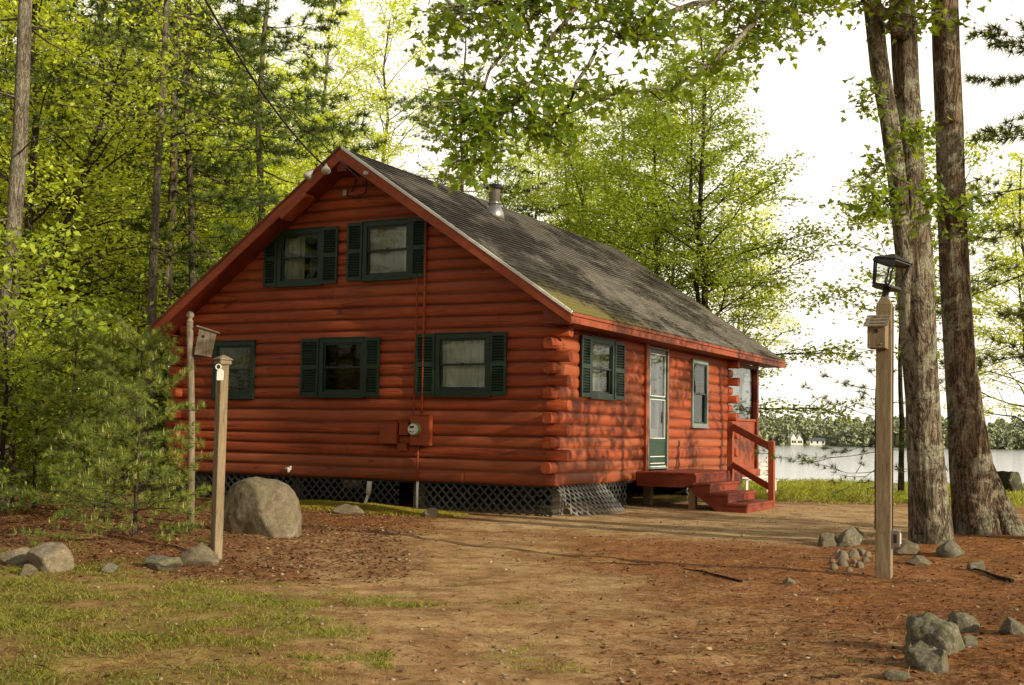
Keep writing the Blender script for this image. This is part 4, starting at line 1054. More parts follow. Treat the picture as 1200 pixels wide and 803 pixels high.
# --- forest beyond the cabin, left to centre: named individuals first
FOREST = 'trees of the wood left of and behind the cabin'
N_ = [  # px, depth, proto, scale, lean(x,y), label
    (6, 19.0, P3, 1.25, (.02, -.03), 'thick pine at the far left edge with a pale sunlit trunk', 'tree'),
    (177, 25.0, P3, .95, (0, .0), 'tall pine with a pale straight trunk left of the cabin roof', 'tree'),
    (190, 29.5, P2, 1.35, (0, .01), 'tall dark pine close behind the pale trunked pine', 'tree'),
    (236, 32.0, P1, 1.0, (.03, .10), 'slanting dark pine beside the left slope of the roof', 'tree'),
    (298, 36.0, P2, 1.4, (0, 0), 'dark pine rising behind the left roof slope', 'tree'),
    (98, 34.0, P1, 1.1, (.02, 0), 'straight pine further back in the left wood', 'tree'),
    (372, 42.0, D4, 1.35, (0, 0), 'slim pale birch behind the roof peak', 'tree'),
    (445, 46.0, D1, 1.15, (0, 0), 'bright yellow green tree behind the ridge near the peak', 'tree'),
    (535, 40.0, P1, .85, (0, 0), 'thin tall pine stem behind the middle of the ridge', 'tree'),
    (822, 33.0, D5, 1.0, (0, .0), 'feathery green tree with a forked trunk beyond the end of the roof', 'tree'),
    (770, 36.0, D5, .92, (0, 0), 'narrower green tree beside the forked tree beyond the roof', 'tree'),
    (720, 40.0, D5, 1.0, (0, 0), 'yellow green tree behind the far half of the roof', 'tree'),
    (660, 42.0, D4, 1.05, (0, 0), 'pale stemmed birch behind the stove pipe', 'tree'),
    (622, 46.0, D5, 1.0, (0, 0), 'round crowned tree far behind the stove pipe', 'tree'),
    (688, 48.0, D5, .95, (0, 0), 'hazy tree furthest behind the right half of the roof', 'tree'),
    (868, 40.0, D4, .80, (0, 0), 'low leafy birch beside the back corner of the porch', 'tree')]
for px, d, pr, s, ln, lb, ct in N_:
    x, y = at_px(px, d); used.append((x, y)); plant(pr, x, y, rt.uniform(0, 6.28), s, lb, ct, tilt=ln)
n = 0
LBL = {'b0': ('sunlit yellow green tree crowded deep in the left wood', D1), 'b1': ('leafy forked tree crowded in the left wood', D2), 'b2': ('tall green leaved tree crowded in the left wood', D3), 'b3': ('slim pale stemmed tree crowded in the left wood', D4), 'p': ('dark needled pine crowded deep in the left wood', P2)}
for tries in range(3000):
    if n >= 62: break
    a = rt.uniform(-.50, -.03); v = 23 + 52 * rt.random() ** 1.3
    x, y = plan(a * v, v)
    if not is_clear(x, y) or any((x - q[0]) ** 2 + (y - q[1]) ** 2 < 5 for q in used): continue
    if a > -.34 and v < 33 or -.16 < a < -.06 and n % 3: continue
    used.append((x, y)); k = ['b0', 'b1', 'b2', 'b3', 'b0', 'b1', 'p'][n % 7]
    plant(LBL[k][1], x, y, rt.uniform(0, 6.28), rt.uniform(.8, 1.25) * (.72 if a > -.17 else 1), LBL[k][0], 'tree', FOREST, tilt=(rt.uniform(-.05, .05), rt.uniform(-.05, .05))); n += 1
# understorey
n = 0
for tries in range(3000):
    if n >= 34: break
    a = rt.uniform(-.48, -.22); v = 15.5 + 20 * rt.random() ** 1.2
    x, y = plan(a * v, v)
    if not is_clear(x, y, 1.0) or x > -6 and y > -4.5 or a > -.365 and v < 26: continue
    k = n % 2
    plant((S1, S2)[k], x, y, rt.uniform(0, 6.28), rt.uniform(.7, 1.3), ('leafy sapling in the shade of the left wood', 'low bushy green sapling on the left wood floor')[k], 'sapling', 'saplings under the trees of the left wood'); n += 1
for px, d, s, pr, lb in ((166, 13.2, (.68, .68, .80), PY1, 'young pine with pale upright tips right beside the boulder and old post'), (88, 16.8, .9, PY2, 'slimmer young pine standing behind to the left of the bushy one'), (22, 18.5, .85, PY1, 'young pine at the left edge by the wood floor'), (132, 16.0, .78, PY2, 'young pine half hidden behind the bushy one')):
    x, y = at_px(px, d); plant(pr, x, y, rt.uniform(0, 6), s, lb, 'pine')
# --- lakeside right
x, y = at_px(1056, 31); plant(S3, x, y, 1.0, (1.9, 1.9, 1.95), 'lakeside maple with spreading boughs behind the lamp post', 'tree', name='broadleaf_tree')
x, y = at_px(1205, 28); plant(D2, x, y, 2.0, .62, 'leafy tree at the right edge by the lake', 'tree')
x, y = at_px(1128, 30); plant(S3, x, y, 4.0, (1.5, 1.5, 2.1), 'small lakeside tree showing between and beside the big trunks', 'tree', name='broadleaf_tree')
x, y = at_px(1290, 17.0); plant(P2, x, y, 2.4, .80, 'pine whose dark boughs reach in at the upper right', 'tree')
SP = tree_proto('pine_sapling', pine(51, 2.4, .020, .34, 1.35, 15, 4, 3, 24, .12, .0035, lambda f: 1.0 * (1 - f) ** .5 + .2, 0, .02, M['needle']), M['bark_tree'])
x, y = at_px(1027, 17.5); plant(SP, x, y, .4, .95, 'thin sparse pine sapling behind the lamp post', 'pine')
# --- tall trees off to the side and behind, whose shade falls across the yard
DT = tree_proto('broadleaf_tree', decid(62, 15, .13, .60, 3.6, 18, 4, 190, .19, round_, (50, 5), M['leaf_mid'], None), M['bark_tree'])
DS = tree_proto('broadleaf_tree', decid(61, 13, .13, .20, 3.4, 15, 3, 190, .19, round_, (55, 10), M['leaf_mid'], None), M['bark_tree'])
for i, (x, y, pr, s) in enumerate(((11.5, 6.4, DS, .95), (12.0, -.8, DS, .80), (15.2, -3.4, DT, 1.0))):
    plant(pr, x, y, i * 1.3, s, 'tall tree off to the right shading the yard', 'tree', 'shade trees beyond the right side of the yard')
for i, (x, y, pr, s) in enumerate(((-10, -24, D1, 1.1), (-18, -20, P2, 1.2), (-16, -30, D3, 1.2), (-3, -34, D1, 1.2), (-26, -27, D2, 1.3), (4, -38, P2, 1.3), (-24, -14, D3, 1.1))):
    plant(pr, x, y, i * 1.7, s, 'tall tree across the drive behind the viewer', 'tree', 'trees across the drive')

# ------------------------------------------------------------------ the two big maples on the right
def trunk_from(path_, n=28, seed=0, ridge=.05, flare=0):
    """path_: (px, py, depth, width px) -> points and radii"""
    pts = [at(a, b, d) for a, b, d, w in path_]; rad = [w / 1410.88 * d / 2 * .86 for a, b, d, w in path_]
    P, Rr = [], []
    for i in range(len(pts) - 1):
        for k in range(16):
            t = k / 16; P.append(pts[i] * (1 - t) + pts[i + 1] * t); Rr.append(rad[i] * (1 - t) + rad[i + 1] * t)
    P.append(pts[-1]); Rr.append(rad[-1])
    return P, Rr
def add_trunk(mb, path_, seed, n=72, ridge=.05):
    P, Rr = trunk_from(path_)
    an = np.arange(n) / n * 2 * np.pi; zz = np.array([q[2] for q in P])[:, None]
    NZ = (fbm(np.cos(an)[None] * 2.2 + seed + 0 * zz, np.sin(an)[None] * 2.2 + zz * .8, 3, 3) - .5) * 2.4 + (fbm(np.cos(an)[None] * 9 + seed, np.sin(an)[None] * 9 + zz * 1.7, 6, 3) - .5) * 1.5
    def jit(i, j):
        a = 2 * math.pi * j / n
        return 1 + ridge * NZ[i, j]
    mb.tube(P, Rr, n, False, jit=jit)
    return P, Rr
def big_tree(name, label, base, stems, limbs, leaves, barkm, seed):
    o = thing(name, label, 'tree', base)
    mb = MB()
    for s in stems: add_trunk(mb, s, seed + len(mb.v))
    obj('trunk', mb, barkm, o, smooth=True)
    rg = np.random.default_rng(seed); pos = []
    for Lp, rad, dens, spr in limbs:
        lm = MB()
        pts = [at(*q) if len(q) == 3 and isinstance(q, tuple) else np.array(q) for q in Lp]
        P = []
        for i in range(len(pts) - 1):
            for k in range(4): P.append(pts[i] + (pts[i + 1] - pts[i]) * k / 4 + rg.normal(0, .03, 3))
        P.append(pts[-1]); m = len(P)
        lm.tube(P, [rad * (1 - .88 * i / (m - 1)) for i in range(m)], 8, False)
        for j in range(int(dens)):
            s = .12 + .88 * rg.random(); b = along(P, min(s, .999)); a = rg.uniform(0, 6.28); l2 = spr * rg.uniform(.4, 1.15)
            Q = path(b, b + np.array([math.cos(a), math.sin(a), rg.uniform(-.55, .25)]) * l2, .05, 4, rg, .06); lm.tube(Q, [.012, .009, .006, .003], 4, False)
            nn = rg.integers(13, 26); q = np.array([along(Q, min(.999, rg.uniform(.2, 1))) for _ in range(nn)]) + rg.normal(0, .10, (nn, 3)) - UPV * .03; pos.append(q)
        obj('limb', lm, barkm, o, smooth=True)
    pos = np.concatenate(pos)
    V, F = leaf_maple(rg, pos, leaves)
    tint = np.repeat(np.clip(.30 + .35 * (vnoise(pos[:, 0] * 2, pos[:, 1] * 2 + pos[:, 2] * 2, 9) - .5) + rg.normal(0, .2, len(pos)), 0, 1), 12)
    b0 = np.array(base); me = fast('foliage', V - b0, F, tint, [M['leaf_maple']]); link('foliage', me, o)
    return o
gA, dA = gnd(1092, 641); gB, dB = gnd(1150, 641)
dA = 14.4; dB = 15.0
def mx_(px, d, z=None): return None
stemA1 = [(1094, 652, dA, 66), (1093, 630, dA, 54), (1090, 590, dA, 47), (1085, 520, dA, 44), (1081, 440, dA, 41), (1077, 350, dA, 42), (1074, 290, dA, 42), (1069, 220, dA, 36), (1066, 150, dA, 34), (1061, 80, dA, 34), (1058, 20, dA, 34), (1054, -70, dA, 30), (1050, -220, dA, 24), (1052, -420, dA + .3, 12)]
stemA2 = [(1076, 640, dA + .2, 26), (1074, 560, dA + .15, 22), (1071, 470, dA + .1, 22), (1064, 380, dA, 24), (1061, 300, dA - .05, 26), (1050, 200, dA - .1, 25), (1042, 140, dA - .1, 25), (1031, 80, dA - .1, 25), (1024, 20, dA - .1, 24), (1012, -80, dA - .2, 22), (990, -260, dA - .4, 14), (975, -400, dA - .6, 6)]
stemB = [(1160, 665, dB - .2, 108), (1152, 640, dB - .1, 84), (1146, 600, dB, 70), (1138, 550, dB, 58), (1131, 490, dB, 47), (1124, 410, dB, 41), (1119, 320, dB, 39), (1115, 230, dB, 37), (1112, 140, dB, 36), (1109, 60, dB, 36), (1107, 0, dB, 36), (1103, -100, dB, 33), (1098, -280, dB, 26), (1092, -520, dB, 12)]
stemB2 = [(1205, 668, dB - .6, 46), (1184, 628, dB - .3, 44), (1165, 588, dB - .1, 38), (1150, 540, dB, 26), (1142, 500, dB, 16)]
A3 = lambda px, py, d: (px, py, d)
limbsA = [
    ([A3(1060, 45, 14.3), A3(1035, 12, 14.0), A3(980, -22, 13.4), A3(900, -18, 12.6), A3(830, 0, 12.0), A3(770, 22, 11.6), A3(715, 45, 11.3)], .075, 62, .62),
    ([A3(900, -18, 12.6), A3(880, 30, 12.3), A3(850, 62, 12.0), A3(800, 95, 11.8), A3(745, 108, 11.6), A3(690, 118, 11.4)], .035, 22, .40),
    ([A3(980, -30, 13.4), A3(930, 5, 13.0), A3(890, 30, 12.8), A3(850, 48, 12.6)], .03, 26, .5),
    ([A3(770, 0, 11.6), A3(690, -12, 11.2), A3(620, -5, 10.9), A3(565, 18, 10.7), A3(520, 20, 10.6)], .04, 48, .62),
    ([A3(680, 0, 11.1), A3(640, 60, 11.0), A3(602, 120, 10.9), A3(562, 160, 10.8), A3(540, 190, 10.8)], .026, 44, .40),
    ([A3(640, 0, 11.0), A3(585, 65, 10.8), A3(548, 120, 10.8), A3(540, 160, 10.8)], .022, 20, .42),
    ([A3(700, 60, 11.3), A3(660, 130, 11.3), A3(645, 150, 11.3), A3(625, 160, 11.3)], .02, 22, .40),
    ([A3(1052, 250, 14.2), A3(1030, 235, 13.9), A3(1005, 240, 13.7)], .014, 7, .26),
    ([A3(1040, 120, 14.2), A3(1020, 108, 13.8), A3(1003, 120, 13.6), A3(993, 132, 13.5)], .012, 5, .20),
    ([A3(1066, 170, 14.2), A3(1078, 150, 13.8), A3(1085, 165, 13.6)], .012, 8, .24),
    ([A3(1060, 215, 14.1), A3(1030, 190, 13.8), A3(1018, 205, 13.6), A3(1022, 260, 13.5)], .014, 11, .26),
    ([A3(1078, 230, 14.1), A3(1092, 222, 13.7), A3(1088, 262, 13.6)], .012, 7, .22),
    ([A3(1058, 0, 14.3), A3(1080, -60, 13.6), A3(1010, -120, 12.8), A3(900, -140, 12.0)], .06, 50, .9),
    ([A3(1050, -200, 14.4), A3(960, -330, 13.4), A3(800, -380, 12.4)], .06, 60, 1.1),
    ([A3(1054, -180, 14.4), A3(1150, -300, 15.0), A3(1280, -340, 16)], .06, 50, 1.1)]
limbsB = [
    ([A3(1107, -40, 15.0), A3(1160, -95, 15.5), A3(1240, -130, 16)], .06, 50, 1.0),
    ([A3(1100, -200, 15.0), A3(1020, -330, 16), A3(900, -420, 17)], .06, 60, 1.1),
    ([A3(1108, 30, 15.0), A3(1085, 5, 14.6), A3(1078, 20, 14.4)], .02, 8, .35),
    ([A3(1120, 250, 14.8), A3(1132, 240, 14.5), A3(1140, 252, 14.3)], .012, 6, .20),
    ([A3(1095, -400, 15.0), A3(1180, -520, 15.6), A3(1300, -600, 16)], .05, 50, 1.1)]
bA = (gA[0], gA[1], gA[2]); bB = (gB[0], gB[1], gB[2])
big_tree('maple_tree', 'large two stemmed maple with lichen on its bark beside the lamp post', at(1093, 645, dA), [stemA1, stemA2], limbsA, .084, M['bark'], 3)
big_tree('maple_tree', 'largest maple trunk with a broad flared root at the right edge', at(1152, 650, dB), [stemB, stemB2], limbsB, .084, M['bark_b'], 8)
# ------------------------------------------------------------------ posts, bird boxes, lamp
def rotz(a, c):
    ca, sa = math.cos(a), math.sin(a); return lambda x, y, z: (c[0] + x * ca - y * sa, c[1] + x * sa + y * ca, z)
# old post on the left
d0 = 12.0; pb, _ = gnd(253, 657); pb = at(253, 657, 12.0); pt_ = at(261, 428, 12.0); lean = (pt_ - pb)
o = thing('wooden_post', 'leaning weathered square post with a cap in front of the boulder', 'post', tuple(pb))
k = MB(); k.bar(pb - lean * .1, pt_, .092, .092, tuple(np.array([-.3, -.95, 0]))); obj('post', k, M['post'], o, bevel=.008)
k = MB(); ud = lean / np.linalg.norm(lean); RX_ = Matrix.Rotation(math.radians(45 - 18), 4, 'Z')
k.lathe([(.072, 0), (.092, .012), (.092, .035), (.080, .045), (.102, .05), (.102, .062), (.02, .10), (.0, .101)], tuple(pt_), 4, RX_); obj('post_cap', k, M['greywood'], o, bevel=.004)
# white tag on its hook
tc_ = at(258, 439, 11.90)
o = thing('hanging_tag', 'small white plastic tag hanging from a ring near the top of the leaning post', 'tag', tuple(tc_))
fx = np.array([RH[0], RH[1], 0]); fy = np.array([FH[0], FH[1], 0])
k = MB(); poly = [tc_ + fx * a + UPV * b for a, b in ((-.034, -.058), (.030, -.058), (.034, .03), (.016, .052), (-.02, .052), (-.034, .03))]; k.prism(poly, tuple(fy * .012)); obj('tag', k, M['white'], o, bevel=.003)
k = MB(); rc = tc_ + UPV * .075 + fx * -.02; k.tube([rc + fx * .026 * math.cos(a) + UPV * .026 * math.sin(a) for a in np.linspace(0, 6.283, 15)], .006, 6); obj('ring', k, M['white'], o)
# bird pole behind the young pine
d1 = 16.5; b1 = at(224, 610, d1); t1 = at(222.5, 378, d1)
o = thing('wooden_pole', 'slim grey pole with a ball finial behind the young pine', 'pole', (b1[0], b1[1], hz(b1[0], b1[1])))
k = MB(); k.tube([(b1[0], b1[1], hz(b1[0], b1[1]) - .2), tuple((b1 + t1) / 2 + np.array([.02, 0, 0])), tuple(t1)], [.055, .05, .046], 10); obj('pole', k, M['greywood'], o, smooth=True)
k = MB(); k.lathe([(.046, -.0), (.05, .02), (.032, .04), (.03, .055), (.052, .075), (.056, .10), (.045, .13), (.02, .15), (.0, .152)], tuple(t1), 14); obj('finial', k, M['greywood'], o, smooth=True)
bc = at(240, 401, d1 - .05)
o = thing('birdhouse', 'grey plank birdhouse tilted on the slim pole by the left corner of the cabin', 'birdhouse', tuple(bc))
def tilted(cx, cy2, cz2, roll):
    cr, sr = math.cos(roll), math.sin(roll)
    return lambda x, y, z: tuple(np.array([cx, cy2, cz2]) + fx * (x * cr + z * sr) + fy * y + UPV * (-x * sr + z * cr))
T_ = tilted(bc[0], bc[1], bc[2], R_(8))
k = MB(); k.prism([T_(-.11, -.02, -.19), T_(.09, -.02, -.19), T_(.105, -.02, .15), T_(-.105, -.02, .19)], tuple(fy * .16)); obj('body', k, M['greywood'], o, bevel=.004)
k = MB(); k.prism([T_(-.14, -.05, .192), T_(.135, -.05, .152), T_(.135, -.05, .17), T_(-.14, -.05, .212)], tuple(fy * .22)); obj('roof', k, M['greywood'], o, bevel=.003)
k = MB(); q = T_(-.03, -.024, .07); k.tube([q, tuple(np.array(q) + fy * .006)], .022, 12); obj('entrance_hole', k, M['dark'], o)
# lamp post
dl = 11.3; lb = at(1036, 683, dl); lt = at(1037, 348, dl)
ang = math.atan2(RH[1], RH[0]) + R_(-26)
LPH = lt[2] - lb[2]; LB = (lb[0], lb[1], lb[2])
o = thing('lamp_post', 'weathered square wooden lamp post with a tilted glass lantern on top', 'lamp post', LB)
def lpm(x, y, z):
    ca, sa = math.cos(ang), math.sin(ang); f = z / LPH
    return (LB[0] + (lt[0] - lb[0]) * f + x * ca - y * sa, LB[1] + (lt[1] - lb[1]) * f + x * sa + y * ca, LB[2] + z)
hw = .070
k = MB(); k.box((-hw, -hw, -.2), (hw, hw, LPH - .08), 0, lpm)
k.hexa([lpm(-hw, -hw, LPH - .0801), lpm(hw, -hw, LPH - .0801), lpm(hw, hw, LPH - .0801), lpm(-hw, hw, LPH - .0801), lpm(-hw * .45, -hw * .45, LPH), lpm(hw * .45, -hw * .45, LPH), lpm(hw * .45, hw * .45, LPH), lpm(-hw * .45, hw * .45, LPH)])
obj('post', k, M['post'], o, bevel=.006)
k = MB(); k.box((hw + .001, -.05, .34), (hw + .075, .04, .50), 0, lpm); k.box((hw - .012, -.06, .33), (hw + .001, .05, .51), 0, lpm); OB = obj('outlet_box', k, M['steel'], o, bevel=.006)
k = MB(); k.box((hw + .0751, -.032, .37), (hw + .080, .022, .47), 0, lpm); obj('outlet_cover', k, M['white'], OB)
k = MB(); k.box((.02, -.0565, .38), (.05, -.0505, .46), 0, lambda x, y, z: lpm(x + hw, y, z)); obj('socket', k, M['dark'], OB)
k = MB()
for zz in (.95, 1.45, 1.95): k.box((hw - .002, -.006, zz), (hw + .010, .006, zz + .03), 0, lpm)
k.tube([lpm(hw + .006, .0, .5), lpm(hw + .006, .0, LPH - .1)], .006, 6); obj('wire', k, M['cable'], o)
# lantern
lc = np.array(lpm(0, 0, LPH)); tl = R_(13); ctl, stl = math.cos(tl), math.sin(tl)
def LM(x, y, z): return tuple(lc + UPV * .02 + fx * (x * ctl + z * stl) + fy * y + UPV * (-x * stl + z * ctl))
k = MB(); k.tube([lc - UPV * .01, lc + UPV * .05], .03, 10); k.lathe([(.034, .0), (.034, .055), (.055, .075), (.055, .09)], (0, 0, 0), 12)
k2 = MB(); k2.tube([lc - UPV * .005, LM(0, 0, .055)], .032, 12)
hexp = lambda r, z, a0=.35: [LM(r * math.cos(a0 + i * math.pi / 3), r * math.sin(a0 + i * math.pi / 3), z) for i in range(6)]
rb_, rt_ = .135, .178; zb, zt2 = .075, .31
k2.prism(hexp(rb_ + .012, zb - .015), tuple(np.array(LM(0, 0, .015)) - np.array(LM(0, 0, 0))))
A, B = hexp(rb_, zb), hexp(rt_, zt2)
for i in range(6):
    k2.bar(A[i], B[i], .014, .014, tuple(fy)); k2.bar(A[i], A[(i + 1) % 6], .012, .012); k2.bar(B[i], B[(i + 1) % 6], .016, .016)
LN = obj('lantern', k2, M['black'], o)
k = MB(); C0, C1, C2 = hexp(rt_ + .025, zt2 + .008), hexp(.085, zt2 + .055), hexp(.02, zt2 + .085)
k.add(C0 + C1 + C2, [(i, (i + 1) % 6, 6 + (i + 1) % 6, 6 + i) for i in range(6)] + [(6 + i, 6 + (i + 1) % 6, 12 + (i + 1) % 6, 12 + i) for i in range(6)] + [tuple(range(6))[::-1], tuple(range(12, 18))]); obj('lantern_cap', k, M['black'], LN)
k = MB(); A2, B2 = hexp(rb_ - .003, zb + .006), hexp(rt_ - .003, zt2 - .006)
for i in range(6): k.add([A2[i], A2[(i + 1) % 6], B2[(i + 1) % 6], B2[i]], [(0, 1, 2, 3)])
obj('pane', k, M['clear'], LN)
k = MB(); k.tube([LM(0, 0, .055), LM(0, 0, .10)], .028, 10); obj('bulb_holder', k, M['black'], LN)
k = MB(); k.tube([LM(0, 0, .10), LM(0, 0, .13), LM(0, 0, .165), LM(0, 0, .20), LM(0, 0, .225)], [.018, .032, .030, .016, .003], 12); obj('bulb', k, M['clear'], LN, smooth=True)
# birdhouse on the lamp post
bz = 2.41; zz0 = (at(1024, 410, dl)[2] - LB[2])
o2p = np.array(lpm(-.02, -hw, zz0))
o2 = thing('birdhouse', 'little wooden birdhouse with a shingled lean-to roof nailed on the lamp post', 'birdhouse', tuple(o2p))
k = MB(); bx0, bx1, by0, by1 = -.115, .045, -hw - .20, -hw - .002
zf = zz0 + .20; zb_ = zz0 + .31
k.prism([lpm(bx0, by0, zz0), lpm(bx0, by1, zz0), lpm(bx0, by1, zb_), lpm(bx0, by0, zf)], tuple(np.array(lpm(bx1, 0, 0)) - np.array(lpm(bx0, 0, 0)))); obj('body', k, M['post'], o2, bevel=.003)
k = MB()
for i in range(4):
    t0, t1_ = -.22 + i * .305, -.22 + (i + 1) * .305 + .05
    ya, yb = by0 + (by1 - by0) * t0, by0 + (by1 - by0) * min(t1_, 1); za, zb2 = zf + (zb_ - zf) * t0, zf + (zb_ - zf) * min(t1_, 1)
    k.hexa([lpm(bx0 - .03, ya, za + .018), lpm(bx1 + .025, ya, za + .018), lpm(bx1 + .025, yb, zb2 + .004), lpm(bx0 - .03, yb, zb2 + .004), lpm(bx0 - .03, ya, za + .028), lpm(bx1 + .025, ya, za + .028), lpm(bx1 + .025, yb, zb2 + .012), lpm(bx0 - .03, yb, zb2 + .012)])
obj('roof', k, M['greywood'], o2)
k = MB(); k.tube([lpm(-.035, by0 - .003, zz0 + .155), lpm(-.035, by0 + .004, zz0 + .155)], .019, 14); obj('entrance_hole', k, M['dark'], o2)
k = MB(); k.box((.0, by0 - .006, zz0 + .03), (.022, by0 - .0005, zz0 + .045), 0, lpm); obj('latch', k, M['steel'], o2)

# power line
a_ = np.array([-4.30, Y0 - .06, roof_z(-4.30) - .10]); b_ = at(212, -30, 14.0)
for nm, off, r, lb in (('power_cable', 0, .016, 'thick black power cable running from the gable up to the left'), ('power_cable', 1, .007, 'thin wire running beside the thick power cable to the gable')):
    A_ = a_ + (np.array([.9, 0, -.42]) if off else 0); B_ = at(224, -30, 14.2) if not off else at(206, -30, 14.0)
    pts = [A_ + (B_ - A_) * t - UPV * (.22 if not off else .12) * 4 * t * (1 - t) for t in np.linspace(0, 1, 28)]
    ext = B_ + (B_ - A_) * .9; pts += [B_ + (ext - B_) * t for t in (.33, .66, 1)]
    k = MB(); k.tube(pts, r, 6); tag(obj(nm, k, M['cable'], origin=tuple(A_)), lb, 'cable')

# ------------------------------------------------------------------ rocks
def rock(name, px, py, d, sx, sy, sz, seed, label, mat, group=None, sink=.25, cat='rock', sub=4, rough=.5, world=None, cuts=15, blocky=1.):
    p = at(px, py, d) if world is None else np.array(world)
    z = hz(p[0], p[1]); me = bpy.data.meshes.new(name)
    import bmesh
    bm = bmesh.new(); bmesh.ops.create_icosphere(bm, subdivisions=sub, radius=1)
    rg = np.random.default_rng(seed); co_ = np.array([v.co for v in bm.verts])
    co_ = np.sign(co_) * np.abs(co_) ** blocky; co_ = co_ / np.abs(co_).max()
    for _ in range(cuts):                                         # cut a few flat faces
        nn = unit(rg.normal(size=3)); dd = rg.uniform(.45, .80); ex = np.maximum(co_ @ nn - dd, 0); co_ = co_ - ex[:, None] * nn * .97
    for fq, am in ((1.3, .16), (3.1, .08), (7.5, .035), (16, .014)):
        am *= rough * 2; s = rg.uniform(0, 50)
        nz = vnoise(co_[:, 0] * fq + s, co_[:, 1] * fq + co_[:, 2] * fq * .7, seed) + vnoise(co_[:, 2] * fq + s, co_[:, 0] * fq - co_[:, 1] * fq * .6, seed + 1) - 1
        co_ = co_ * (1 + am * nz)[:, None]
    ry = rg.uniform(-.4, .4)
    for v, c in zip(bm.verts, co_): v.co = (c[0], c[1], c[2])
    bm.to_mesh(me); bm.free(); me.polygons.foreach_set('use_smooth', [True] * len(me.polygons)); me.materials.append(mat)
    # sized in the plan axes of the yard
    a = math.atan2(RH[1], RH[0]) + ry
    o = link(name, me, None, (p[0], p[1], z + sz * (1 - 2 * sink) * 1.0)); o.scale = (sx, sy, sz); o.rotation_euler = (0, 0, a)
    return tag(o, label, cat, group)
def rock_px(name, px, py_base, wpx, hpx, seed, label, mat, group=None, depth_r=.8, d=None, sink=.38, **kw):
    if d is None:
        p, d = gnd(px, py_base)
    s = d / 1410.88; sx = wpx * s / 2 * 1.08; sz = hpx * s / 2 / (1 - sink) * 1.05
    q = at(px, py_base, d); w = (q[0] + FH[0] * sx * depth_r * .8, q[1] + FH[1] * sx * depth_r * .8, 0)
    return rock(name, 0, 0, d, sx, sx * depth_r, sz, seed, label, mat, group, sink, world=w, **kw)
rock_px('boulder', 297, 632, 88, 60, 40, 'big tan boulder by the foot of the leaning post', M['rock'], sink=.42, rough=.35, sub=5, d=13.6, cuts=3, blocky=.72)
rock_px('rock', 330, 625, 26, 22, 15, 'smaller rock against the right side of the big boulder', M['rock'], d=14.2)
rock_px('rock', 222, 664, 56, 28, 7, 'pale flat topped rock left of the leaning post', M['rock'])
rock_px('rock', 186, 671, 44, 22, 8, 'low dark edged rock left of the pale flat topped one', M['rock_moss'])
rock_px('rock', 50, 674, 56, 32, 9, 'pale sunlit rock in the left heap, the biggest', M['cobble'])
rock_px('rock', 14, 664, 40, 20, 10, 'half buried rock at the left edge', M['cobble'])
rock_px('rock', 68, 668, 22, 16, 19, 'small rock leaning on the right of the left heap', M['cobble'])
rock_px('rock', 28, 676, 24, 14, 20, 'small rock in front of the left heap', M['rock'])
rock_px('rock', 124, 673, 26, 11, 21, 'small low stone in the leaf litter between the left rocks', M['rock_moss'])
rock_px('rock', 408, 603, 34, 12, 22, 'flat stone lying in the moss by the vent pipe', M['rock'], depth_r=.5)
rock_px('rock', 505, 606, 24, 10, 23, 'pale stone on the mossy edge below the lattice', M['cobble'], depth_r=.6)
rock_px('rock', 1133, 742, 40, 34, 24, 'rounded mossy rock, the rearmost of the corner group', M['rock_moss'])
rock_px('rock', 1108, 768, 62, 40, 25, 'jagged lichen covered rock in the corner group, the biggest', M['rock_moss'], rough=1.0, sub=5)
rock_px('rock', 1102, 790, 60, 34, 26, 'broad low rock in front of the jagged corner rock', M['rock_moss'], rough=.9, sub=5)
rock_px('rock', 1066, 768, 16, 15, 27, 'fist sized stone left of the corner group', M['rock'])
rock_px('rock', 1134, 760, 30, 20, 28, 'wedge of rock to the right of the jagged corner rock', M['rock_moss'])
rock_px('rock', 1054, 800, 44, 14, 29, 'flat mossy slab at the bottom edge', M['rock_moss'], depth_r=.6)
rock_px('rock', 1192, 745, 40, 24, 30, 'mossy rock at the right edge of the corner', M['rock_moss'])
rock_px('rock', 925, 686, 20, 9, 31, 'lone pale stone on the bare drive', M['cobble'], depth_r=.8)
rock_px('boulder', 1062, 634, 56, 18, 32, 'low ledge of grey rock at the foot of the two stemmed maple', M['rock'], d=13.4, depth_r=.7, rough=.7)
rock_px('rock', 1000, 640, 44, 22, 33, 'broken dark ledge left of the lamp post', M['rock_moss'], d=14.5, rough=.7)
rock_px('rock', 974, 632, 26, 16, 34, 'tan stone at the edge of the gravel behind the cobbles', M['rock'], d=14.5)
rock_px('rock', 1078, 664, 34, 14, 35, 'flat tan rock right of the lamp post foot', M['rock'])
rock_px('rock', 1118, 654, 36, 20, 36, 'mossy rock below the two stemmed maple', M['rock_moss'])
rock_px('rock', 1150, 670, 26, 12, 37, 'half buried grey rock on the orange slope', M['rock_moss'])
rock_px('boulder', 1190, 562, 56, 34, 38, 'dark lakeside boulder at the right edge', M['rock_dark'], d=34.0)
rock_px('rock', 1035, 566, 52, 12, 39, 'low dark rock on the shore behind the lamp post', M['rock_moss'], d=33.0)
CBL = [(988, 657, 15), (1001, 655, 14), (1010, 651, 10), (989, 664, 12), (978, 668, 9), (1001, 662, 9), (1015, 660, 9), (1008, 666, 10), (996, 671, 8), (983, 650, 9), (1018, 653, 8), (976, 660, 7)]
for i, (px, py, w) in enumerate(CBL):
    rock_px('cobblestone', px, py, w, w * .72, 60 + i, 'smooth pale cobble heaped by the foot of the lamp post', M['cobble'], 'cobbles heaped by the lamp post', sub=3, rough=.25, cat='stone', cuts=2)

